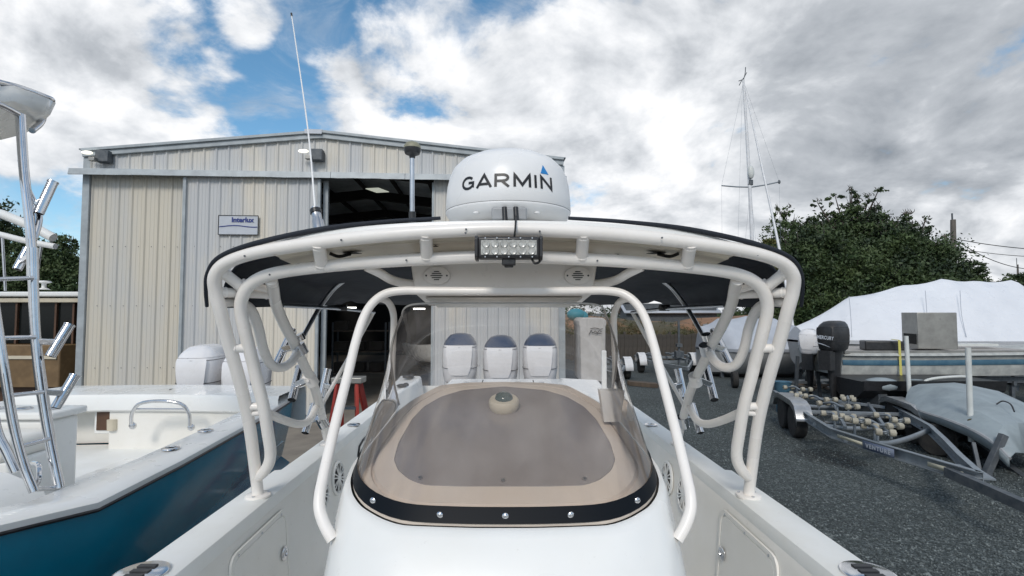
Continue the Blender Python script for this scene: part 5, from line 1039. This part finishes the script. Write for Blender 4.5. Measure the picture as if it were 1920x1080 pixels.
# second small covered skiff between (dark) with white jetski-like lumps
SK = thing('dark_skiff', 'small dark skiff with pale covered ends lying behind the tandem trailer', 'boat', PG(1680, 765))
sk0, sk1 = P(1622, 735, 11.3), P(1800, 735, 11.6)
obj('hull', MB().loft([[(x, 11.3+dy, z) for dy, z in ((0, 1.02), (.05, .8), (.3, .6), (.9, .6), (1.15, .8), (1.2, 1.02), (1.1, 1.0), (.1, 1.0))] for x in np.linspace(sk0.x, sk1.x+.8, 6)], closed=True, capa=True, capb=True), 'black', SK, smooth=30)
obj('cover', MB().ell(P(1652, 722, 11.6), (.42, .3, .17)).ell(P(1716, 724, 11.7), (.45, .3, .16)), 'dingrey', SK, label='two pale rounded covers on the dark skiff'); obj('rail', MB().tube([P(1730, 728, 11.5), P(1740, 712, 11.5), P(1800, 706, 11.5), P(1818, 712, 11.5), P(1822, 735, 11.5)], .03, 8), 'pvc', SK)
for x in (sk0.x+.5, sk1.x): obj('support', MB().box((x, 11.9, .36), (.2, .9, .70)), 'dkgalv', SK)
# ------------------------------------------------------------------ shrink wrapped boats
def wrapped(name, label, ridge_px, Y, base_py, depth, m, hullm, hull_py, group=None):
    c = P((ridge_px[0][0]+ridge_px[-1][0])/2, base_py, Y); t = thing(name, label, 'boat', (c.x, c.y+depth/2, 0), group)
    rp = [P(px, py, Y+depth/2) for px, py in ridge_px]
    # rebuild at true widths
    zb_ = P(960, base_py, Y).z; secs = []; xs3 = [p.x for p in rp]; zs = [p.z for p in rp]; N_ = 40; X = np.linspace(xs3[0], xs3[-1], N_)
    for x in X:
        z = float(np.interp(x, xs3, zs)); i = np.searchsorted(xs3, x); i = min(max(i, 1), len(xs3)-1); u = (x-xs3[i-1])/(xs3[i]-xs3[i-1]); z -= .07*math.sin(math.pi*u)
        tt_ = (x-xs3[0])/(xs3[-1]-xs3[0]); hw = depth/2*min(1, (.35+tt_*3))*min(1, .3+(1-tt_)*4); cyy = Y+depth/2; fold = .025*math.sin(math.pi*u); sec = []
        for a in np.linspace(0, 1, 15):
            s_ = -1+2*a; h = (1-abs(s_)**1.55); sec.append((x, cyy+hw*s_*(1-fold*h), zb_+(z-zb_)*h-fold*.6*h*abs(s_)))
        sec = [(x, cyy-hw*.97, zb_-.12)]+sec+[(x, cyy+hw*.97, zb_-.12)]; secs.append(sec)
    obj('wrap_cover', MB().loft(secs, capa=True, capb=True), m, t, smooth=35)
    zh = P(960, hull_py, Y).z; hs = []
    for x in X[::3]:
        tt_ = (x-xs3[0])/(xs3[-1]-xs3[0]); hw = depth/2*min(1, (.35+tt_*3))*min(1, .3+(1-tt_)*4); cyy = Y+depth/2; hs.append([(x, cyy-hw*.96, zb_-.05), (x, cyy-hw*.9, zb_-.3), (x, cyy-hw*.6, zh-.25), (x, cyy, zh-.5), (x, cyy+hw*.6, zh-.25), (x, cyy+hw*.96, zb_-.05)])
    obj('hull', MB().loft(hs, capa=True, capb=True), hullm, t, smooth=40)
    for k in (.15, .4, .65, .9):
        s_ = MB(); x = xs3[0]+(xs3[-1]-xs3[0])*k; s_.beam((x, Y+depth*.3, 0), (x, Y+depth*.3, zh), .12, .12, (0, 1, 0)); s_.beam((x, Y+depth*.7, 0), (x, Y+depth*.7, zh), .12, .12, (0, 1, 0)); s_.beam((x, Y+depth*.2, .3), (x, Y+depth*.8, .3), .1, .1); obj('cradle', s_, 'dkgalv', t)
    return t, rp
wt, rp = wrapped('shrink_wrapped_boat', 'large boat under white shrink wrap with pointed ridge, at the right', [(1492, 612), (1592, 557), (1688, 535), (1768, 522), (1830, 526), (1896, 525), (1990, 590), (2060, 615)], 15.5, 640, 3.4, 'wrap', 'greyhull', 668)
sm = MB()
for k, px in ((1, 1592), (2, 1735), (3, 1800)):
    x = rp[min(k+0, 3)].x if k != 3 else P(1800, 540, 17.2).x
    sm.tube([P(px, 556 if k == 1 else 545, 16.3), P(px+3, 590, 15.9), P(px+(12 if k == 3 else 5), 632, 15.55)], .009, 6)
obj('wrap_seam', sm, 'wrap2', wt)
wrapped('shrink_wrapped_boat', 'grey tarped boat seen through the right frame tubes, left of the white wrapped one', [(1312, 612), (1345, 597), (1400, 592), (1450, 596), (1500, 612)], 19, 655, 3.0, 'wrap2', 'greyhull', 690)
obj_w = thing('white_outboard', 'white outboard motor standing beside the black one, at the end of the wrapped boat', 'outboard motor', P(1510, 700, 13.6)); outboard(obj_w, P(1512, 640, 13.6)-Vector((0, 0, .36)), 'cowl', 'cowl', R(-40), 1.15, nm='motor')
obj('motor_stand', MB().beam(P(1512, 640, 13.9)*1-Vector((.25, 0, .4)), Vector((P(1512, 640, 13.9).x-.35, 13.9, 0)), .07, .07).beam(P(1512, 640, 13.9)-Vector((-.25, 0, .4)), Vector((P(1512, 640, 13.9).x+.35, 13.9, 0)), .07, .07), 'dkgalv', obj_w)
# clutter behind the loops: lumber, small wheels
for k, (px, py, w_, l_, m_, nm, lb_, ct) in enumerate(((1455, 730, .4, .9, 'dkgalv', 'spare_axle', 'dark spare axle lying on the gravel behind the tandem trailer', 'axle'), (1500, 705, .3, .5, 'jonblue', 'blue_bucket', 'small blue tub on the ground beside the black outboard', 'tub'))):
    p = PG(px, py)
    if nm == 'spare_axle': t = thing(nm, lb_, ct, p); obj('beam', MB().beam(p+Vector((-1.2, .3, .25)), p+Vector((1.0, -.2, .25)), .08, .08), m_, t); [wheel(t, p+Vector((s_*1.1-.1, .3*-s_+.05, .28)), .28, .18, (1, -.25, 0), 'fender') for s_ in (-1, 1)]
    else: t = thing(nm, lb_, ct, P(1467, 682, 13)*1); pp = P(1467, 695, 13); pp.z = 0; t.location = pp; WL[t.name] = pp; obj('tub_wall', MB().lathe([(.16, 0), (.2, .75), (.22, .78), (.19, .76), (.15, .02), (0, .02)], pp, n=18), m_, t)
for k in range(9):
    a = PG(random.uniform(1500, 1640), random.uniform(722, 742)); d = Vector((random.uniform(-1, 1), random.uniform(-.6, .6), 0)).normalized()
    props(obj('timber_offcut', MB().beam(a-d*.7+Vector((0, 0, .08+.02*k)), a+d*.7+Vector((0, 0, .12+.02*k)), .12, .06), 'wood' if k % 2 else 'galv', None), ['shortest grey timber offcut at the left of the dark clutter behind the rollers', 'galvanised bar lying crosswise in the clutter behind the rollers', 'brown timber slat in front of the clutter behind the tandem trailer', 'bright steel bar on top of the timber pile behind the trailers', 'timber slat slanting towards the black outboard in the clutter', 'steel bar at the right end of the clutter below the black outboard', 'timber length leaning over the others behind the trailer rollers', 'steel bar farthest back in the clutter behind the rollers', 'topmost brown timber of the loose pile behind the trailers'][k], 'timber', 'lengths lying behind the trailers')

# ------------------------------------------------------------------ far middle: trailers, white covered box, fence, bank
def far_trailer(px0, px1, Y, label, mast=False):
    x0, x1 = (px0-960)/F*Y, (px1-960)/F*Y; t = thing('parked_trailer', label, 'trailer', ((x0+x1)/2, Y, 0), 'parked trailers at the back fence')
    for x in (x0+.12, x1-.12):
        wheel(t, (x, Y, .30), .30, .2, (1, 0, 0), 'dkgalv'); obj('fender', MB().loft([[(x+dx, Y+.48*math.cos(a), .30+.52*math.sin(a)*1.05) for a in np.linspace(.1, 3.04, 9)] for dx in (-.15, -.14, .14, .15)]).add([(x-.15, Y-.46, .42), (x+.15, Y-.46, .42), (x+.15, Y-.2, .80), (x-.15, Y-.2, .80)], [(0, 1, 2, 3)]), 'wfender', t, solid=.02, smooth=50)
    q = MB(); q.beam((x0+.3, Y, .45), (x1-.3, Y, .45), .08, .1); q.beam((x0+.3, Y+1.6, .5), (x1-.3, Y+1.6, .5), .08, .1)
    for x in (x0+.35, x1-.35): q.beam((x, Y+2, .5), (x, Y-.6, .5), .08, .12); q.beam((x, Y-.6, .5), ((x0+x1)/2, Y-2.6, .45), .08, .12)
    for x in (x0+.5, x0+.8, x1-.8, x1-.5): q.beam((x, Y-.6, .75), (x, Y+1.5, .7), .07, .07); q.beam((x, Y-.4, .45), (x, Y-.4, .75), .05, .05, (0, 1, 0))
    obj('frame', q, 'galv', t)
    if mast: c = ((x0+x1)/2); obj('winch_post', MB().beam((c, Y-1.6, .3), (c, Y-1.6, 2.2), .07, .07, (0, 1, 0)).box((c, Y-1.6, .9), (.3, .3, .25)).box((c, Y-1.62, 1.25), (.2, .2, .12)), 'dkgalv', t)
    return t
far_trailer(1195, 1302, 21.5, 'bare boat trailer with two white rounded fenders on the far gravel', True)
far_trailer(1085, 1180, 19.5, 'trailer with white fenders partly hidden behind the windshield edge')
wb = thing('covered_hull', 'tall white canvas covered hull end with black scribbled writing, behind the windshield', 'covered boat', P(1118, 700, 12.5))
w0_, w1_ = P(1087, 600, 12.3), P(1137, 700, 12.3)
obj('cover', MB().loft([[((w0_.x+w1_.x)/2+a*sx_*(w1_.x-w0_.x)/2, 12.9+b*.6, z) for a, b in ((-1, -1), (1, -1), (1, 1), (-1, 1))] for sx_, z in ((.93, w1_.z-.2), (.97, w0_.z-.15), (1.04, w0_.z-.12), (1.04, w0_.z-.02), (.80, w0_.z+.05))], closed=True, capa=True, capb=True), mat('dull_white_canvas', (.56, .54, .52), .7, nscale=4, col2=(.46, .44, .42)), wb, bevel=.05)
scb = MB(); base = Vector(((w0_.x+w1_.x)/2+.05, 12.27, w0_.z-.27))
for (pts) in (((-.12, .06), (.0, .08), (.12, .05), (.18, .07)), ((-.16, -.08), (-.12, -.02), (-.10, .02), (-.06, -.04), (0, .01), (.04, -.03), (.10, .01), (.16, -.02)), ((-.02, -.06), (.08, -.05), (.15, -.06))): scb.tube([base+Vector((x, -.02, z)) for x, z in pts], .009, 5)
obj('scribbled_writing', scb, 'ink', wb)
obj('stand', MB().box(((w0_.x+w1_.x)/2, 12.9, .5), (.5, .9, 1.0)), 'dkgalv', wb)
p = PG(1205, 724); pb = thing('timber_block', 'weathered wood block lying alone on the gravel', 'wood block', p); 
for k in range(3): obj('plank', MB().box(p+Vector((0, .14*k-.14, .07)), (1.0, .13, .14), rz=R(-35)), 'wood', pb, bevel=.01)
FN = thing('board_fence', 'dark weathered board fence along the back of the yard', 'fence', (12, 27, 0))
x = 1.2; k = 0; bm_ = bpy.data.meshes.new('board')
bb_ = MB().box((0, 0, 0), (.21, .03, 1.35)); bm_.from_pydata([tuple(v) for v in bb_.v], [], bb_.f); bm_.materials.append(M['fence'])
while x < 30:
    o = bpy.data.objects.new('board', bm_); COL.objects.link(o); o.parent = FN; o.location = (x-12, random.uniform(-.02, .02), .70+random.uniform(-.04, .04)); x += .222
obj('fence_rail', MB().beam((1, 27.05, 1.1), (30, 27.05, 1.1), .05, .09).beam((1, 27.05, .4), (30, 27.05, .4), .05, .09), 'fence', FN)
for x in np.arange(1.2, 30, 2.4): obj('fence_post', MB().box((x, 27.1, .75), (.12, .12, 1.5)), 'fence', FN)
# clay bank with brush beyond the fence
bk = MB(); secs = []
for x in np.linspace(-2, 90, 40):
    h = 1.9+.35*math.sin(x*.35)+.2*math.sin(x*1.1+1); secs.append([(x, 30, 0), (x, 32, h*.75), (x, 35, h), (x, 48, h*1.02), (x, 70, 0)])
props(obj('clay_bank', bk.loft(secs), 'clay', smooth=60), kind='structure')
DS = thing('distant_building', 'low pale grey roofed building on the horizon behind the fence', 'building', (P(1262, 585, 50).x, 50, 0))
obj('wall', MB().box((P(1262, 585, 50).x, 52, 1.9), (9, 3, 3.0)), 'dkgalv', DS)
obj('roof', MB().loft([[(P(1262, 585, 50).x+a, 50+b, z) for a in (-4.8, 4.8)] for b, z in ((0, 2.5), (2, 3.3), (4, 2.5))]), 'wrap2', DS, solid=.1)
TL = thing('teal_tarp', 'teal tarpaulin heap beyond the shed corner seen through the windshield', 'tarp', P(1082, 600, 34)); p = P(1080, 590, 34); p.z = p.z; obj('tarp_heap', MB().ell(p, (.62, .5, .42), 12, 8).ell(p+Vector((.45, .1, -.15)), (.4, .4, .40), 10, 7), 'tealc', TL, smooth=30)

# ------------------------------------------------------------------ trees
def leaves(name, blobs, n, size, m, parent, flat=.6, off=(0, 0, 0)):
    n = int(n*2.0); size = size*.62
    V = []; tot = sum(b[3]*b[4]*b[5] for b in blobs)
    pts = []; 
    for b in blobs:
        k = max(30, int(n*b[3]*b[4]*b[5]/tot)); nc = max(6, k//55)
        d = rng.normal(size=(nc, 3)); d /= np.linalg.norm(d, axis=1)[:, None]; rr = .40+.62*rng.random((nc, 1))**.6+.30*(rng.random((nc, 1)) > .78); c = d*rr
        idx = rng.integers(0, nc, k); p = c[idx]+rng.normal(size=(k, 3))*np.array([.11, .11, .10])*(.7+.9*rng.random((k, 1)))
        pts.append(np.array(b[:3])+p*np.array(b[3:6]))
    p = np.concatenate(pts); k = len(p); a = rng.normal(size=(k, 3)); a /= np.linalg.norm(a, axis=1)[:, None]; b_ = rng.normal(size=(k, 3)); b_ = np.cross(a, b_); b_ /= np.linalg.norm(b_, axis=1)[:, None]
    s_ = size*(.5+rng.random((k, 1))); a *= s_; b_ *= s_*flat
    o_ = np.array(off); V = np.stack([p-a, p+b_*.8, p+a, p-b_*.8], 1)-o_
    return soup(name, V.reshape(-1, 3), np.arange(4*k).reshape(-1, 4), m, parent)
def tree(name, label, base, blobs, n, size, m, trunk_r=.18, twigs=0, cat='tree', group=None):
    t = thing(name, label, cat, base, group); base = Vector(base)
    leaves('crown', blobs, n, size, m, t, off=base)
    tk = MB(); top = Vector((np.mean([b[0] for b in blobs]), np.mean([b[1] for b in blobs]), max(b[2]-b[5]*1.2 for b in blobs)))
    tk.tube([base, base.lerp(top, .3)+Vector((.1, 0, 0)), base.lerp(top, .7), top], [trunk_r, trunk_r*.75, trunk_r*.35, trunk_r*.08], 8)
    for b in blobs: c = Vector(b[:3]); s0 = base.lerp(top, min(.75, max(.25, (c.z-base.z)/(top.z-base.z+.01)*.6))); tk.tube([s0, s0.lerp(c, .5)+Vector((0, 0, .15)), c+Vector((0, 0, b[5]*.4))], [trunk_r*.45, trunk_r*.25, trunk_r*.06], 6)
    obj('trunk', tk, 'bark', t, smooth=60)
    if twigs:
        tw = MB()
        for _ in range(twigs):
            b = blobs[rng.integers(0, len(blobs))]; c = Vector(b[:3])+Vector((random.uniform(-.6, .6)*b[3], random.uniform(-.6, .6)*b[4], b[5]*.5)); e_ = c+Vector((random.uniform(-.8, .8), random.uniform(-.4, .4), random.uniform(.5, 1.3)))*b[5]*.75
            tw.tube([c, c.lerp(e_, .5)+Vector((.08, 0, 0)), e_], [.035, .02, .006], 4, sub=2)
        obj('bare_twigs', tw, 'twig', t, kind='stuff')
    return t
def blobs_px(l, Y):
    out = []
    for px, py, r1, r2, dy in l: p = P(px, py, Y+dy); k = (Y+dy)/F; out.append((p.x, p.y, p.z, r1*k, r1*k*.9, r2*k))
    return out
TG = 'trees beyond the boats at right'
Yt = 30
def tb(px): p = P(px, 585, Yt); return (p.x, p.y, 0)
tree('broadleaf_tree', 'thin small tree left of the big dark ones, behind the sailboat mast', tb(1470), blobs_px([(1468, 440, 28, 34, 0), (1462, 415, 16, 24, 0), (1450, 470, 26, 24, 0), (1476, 396, 10, 14, 0), (1480, 490, 34, 40, 0), (1450, 530, 40, 50, 0)], Yt), 7000, .13, 'leaf2', .14, 26, group=TG)
tree('broadleaf_tree', 'small yellowing tree at the left foot of the right hand trees', tb(1436), blobs_px([(1437, 463, 18, 14, -2), (1432, 490, 26, 26, -2), (1446, 520, 30, 34, -2)], Yt), 4200, .12, 'leaf3', .1, 0, group=TG)
tree('broadleaf_tree', 'tallest dark tree of the right hand group with ragged top', tb(1600), blobs_px([(1596, 404, 26, 22, 1), (1566, 372, 17, 10, 1), (1597, 364, 13, 12, 1), (1612, 384, 18, 16, 1), (1648, 357, 16, 6, 1), (1630, 372, 12, 9, 1), (1640, 395, 20, 16, 1), (1632, 430, 46, 34, 1), (1545, 446, 40, 34, 1), (1532, 382, 11, 8, 1), (1560, 410, 16, 12, 1), (1580, 470, 80, 60, 2), (1600, 530, 110, 70, 1)], Yt), 42000, .15, 'leaf1', .3, 40, group=TG)
tree('broadleaf_tree', 'broad dark green tree filling the left of the right hand group', tb(1520), blobs_px([(1502, 432, 20, 16, 0), (1530, 425, 22, 14, 0), (1524, 474, 52, 42, -1), (1500, 500, 50, 50, -1), (1530, 550, 80, 60, -1), (1480, 560, 60, 60, 0)], Yt-1), 30000, .14, 'leaf1', .25, 18, group=TG)
tree('broadleaf_tree', 'rounded dark tree with bare twigs on top, right side of the group', tb(1690), blobs_px([(1662, 440, 26, 24, 0), (1690, 462, 44, 34, -1), (1722, 428, 20, 14, 0), (1736, 410, 8, 5, 0), (1700, 408, 12, 12, 0), (1690, 510, 80, 66, -1), (1735, 470, 34, 30, 0), (1750, 510, 44, 50, -1), (1680, 560, 90, 60, -2), (1765, 550, 34, 46, 0)], Yt-1), 38000, .14, 'leaf1', .26, 60, group=TG)
tree('broadleaf_tree', 'lighter green bush-like tree in front of the dark group', tb(1620), blobs_px([(1610, 500, 50, 36, -3), (1640, 540, 60, 40, -3), (1560, 540, 50, 50, -3), (1500, 590, 60, 50, -3), (1590, 590, 70, 40, -3)], Yt), 16000, .12, 'leaf2', .16, 0, group=TG)
tree('broadleaf_tree', 'small round tree just right of the utility pole', (P(1822, 585, 38).x, 38, 0), blobs_px([(1820, 503, 22, 14, 0), (1808, 515, 22, 14, 0), (1835, 512, 14, 12, 0), (1815, 535, 34, 24, 0)], 38), 6500, .13, 'leaf1', .14, 0, group=TG)
tree('broadleaf_tree', 'low dark tree top at the far right edge beyond the wrapped boat', (P(1895, 585, 38).x, 38, 0), blobs_px([(1890, 525, 24, 12, 0), (1915, 530, 24, 16, 0), (1950, 525, 34, 24, 0), (1900, 550, 50, 24, 0)], 38), 6500, .14, 'leaf1', .14, 0, group=TG)
TG2 = 'trees behind the shed at far left'
tree('broadleaf_tree', 'dark green tree rising between the tower and the shed at left', (P(95, 585, 30).x, 30, 0), blobs_px([(110, 480, 36, 34, 0), (125, 460, 16, 16, 0), (90, 520, 50, 50, 0), (130, 540, 50, 50, 0)], 30), 14000, .14, 'leaf2', .2, 8, group=TG2)
tree('broadleaf_tree', 'darker tree at the left picture edge behind the tower', (P(20, 585, 32).x, 32, 0), blobs_px([(10, 450, 40, 40, 0), (-30, 430, 50, 50, 0), (40, 500, 60, 50, 0), (-10, 540, 80, 60, 0), (60, 540, 40, 60, 0)], 32), 18000, .15, 'leaf1', .24, 8, group=TG2)
# brush on the clay bank behind the fence: uncountable
bl_ = []
for k in range(80): x = 1.0+k*.55+random.uniform(-.4, .4); bl_.append((x, 28.6+random.uniform(-.4, 2.5), .75+random.uniform(0, .7), .8, .6, random.uniform(.5, 1.0)))
leaves('brush', bl_, 60000, .075, 'brush', None, flat=.35); props(bpy.data.objects['brush'], 'tangled weeds and brush along the bank behind the board fence', 'brush', kind='stuff')
bl_ = []
for k in range(60): x = -10+k*2.2; bl_.append((x, 60+random.uniform(-3, 3), 1.2+random.uniform(0, 1.0), 2.4, 1.5, random.uniform(1.2, 2.2)))
leaves('treeline', bl_, 30000, .22, 'leaf1', None); props(bpy.data.objects['treeline'], 'low far tree line on the horizon beyond the yard', 'tree line', kind='stuff')

# ------------------------------------------------------------------ sailboat mast, utility poles, wires
MS = thing('sailboat_mast', 'tall white sailboat mast with spreaders and stays above the trees', 'mast', (P(1411, 585, 24).x, 24, 0))
Ym = 24; obj('mast_pole', MB().tube([P(1394, 150, Ym), P(1403, 300, Ym), P(1410, 450, Ym), Vector((P(1413, 585, Ym).x, Ym, 1.2))], [.05, .075, .085, .09], 12), 'wfender', MS, smooth=60)
obj('spreader', MB().tube([P(1353, 348, Ym), P(1408, 351, Ym), P(1461, 341, Ym)], .032, 8, sub=2), 'galv', MS)
obj('spreader_tip', MB().ell(P(1461, 341, Ym), (.07, .05, .1), 8, 6), 'dkgalv', MS)
obj('furled_fender', MB().ell(P(1408, 323, Ym-.15), (.15, .13, .33)), 'pvc', MS); obj('mast_band', MB().cyl(P(1407, 347, Ym), P(1407, 338, Ym), .12, 10), 'dkgalv', MS)
obj('furled_forestay', MB().tube([P(1396, 160, Ym), P(1428, 310, Ym-1), P(1463, 476, Ym-2), Vector((P(1490, 600, Ym-3).x, Ym-3, 1.4))], [.02, .045, .055, .055], 8), 'wfender', MS, smooth=60)
ws2 = MB()
for px0, py0, px1, py1 in ((1394, 155, 1353, 348), (1353, 348, 1355, 585), (1395, 155, 1461, 341), (1461, 341, 1465, 500), (1407, 350, 1385, 585), (1407, 350, 1430, 585), (1392, 160, 1380, 585)): ws2.tube([P(px0, py0, Ym), P(px1, py1, Ym)], .004, 4)
obj('stay_wire', ws2, 'galv', MS)
obj('masthead_vane', MB().tube([P(1394, 150, Ym), P(1397, 138, Ym), P(1398, 126, Ym)], .02, 6).tube([P(1385, 152, Ym), P(1393, 148, Ym), P(1400, 136, Ym)], .02, 6).tube([P(1386, 160, Ym), P(1391, 150, Ym)], .02, 6), 'dkgalv', MS)
mh = MB().loft([[(MS.location.x+a*w_, 24+d, z) for a, z in ((-1, 1.9), (-.85, 1.2), (0, .7), (.85, 1.2), (1, 1.9))] for w_, d in ((1.1, -2.5), (1.35, 0), (1.2, 3), (.2, 5))], capa=True); obj('hull', mh, 'greyhull', MS, solid=.03)
def pole(px, top, Y, r_, label, arm=None):
    t = thing('utility_pole', label, 'pole', (P(px, 585, Y).x, Y, 0)); obj('shaft', MB().tube([Vector((P(px, 585, Y).x+.1, Y, 0)), P(px, 560, Y), P(px-2, top, Y)], [r_*1.2, r_, r_*.75], 10), 'pole', t, smooth=60)
    if arm: obj('crossarm', MB().beam(P(px-10, top+3, Y), P(px+8, top, Y), .12, .14), 'pole', t); [obj('insulator', MB().lathe([(.03, 0), (.07, .05), (.04, .12), (0, .14)], P(px+dx, top, Y), n=10), 'pvc', t) for dx in (-9, -4, 3, 7)]
    else: obj('pole_cap', MB().beam(P(px-4, top-12, Y), P(px-3, top+10, Y), .07, .07, (0, 1, 0)), 'dkgalv', t)
    return t
pole(1789, 412, 34, .20, 'taller weathered utility pole without crossarm right of the trees'); pole(1775, 440, 46, .16, 'shorter utility pole with crossarm beside the trees', True); pole(1910, 496, 90, .18, 'thin distant pole at the far right edge', None)
def wire(a, b, sag, label):
    m_ = a.lerp(b, .5)-Vector((0, 0, sag)); props(obj('overhead_wire', MB().tube([a, a.lerp(b, .25)-Vector((0, 0, sag*.75)), m_, a.lerp(b, .75)-Vector((0, 0, sag*.75)), b], .028, 5), 'cable'), label, 'wire', 'overhead wires at the right')
wire(P(1790, 448, 34), P(1990, 470, 34), .15, 'uppermost thin overhead wire running right from the utility pole'); wire(P(1775, 462, 46), P(2000, 482, 46), .3, 'middle overhead wire running right from the shorter pole'); wire(P(1790, 450, 34), P(1990, 500, 40), .9, 'lowest sagging overhead wire right of the poles')
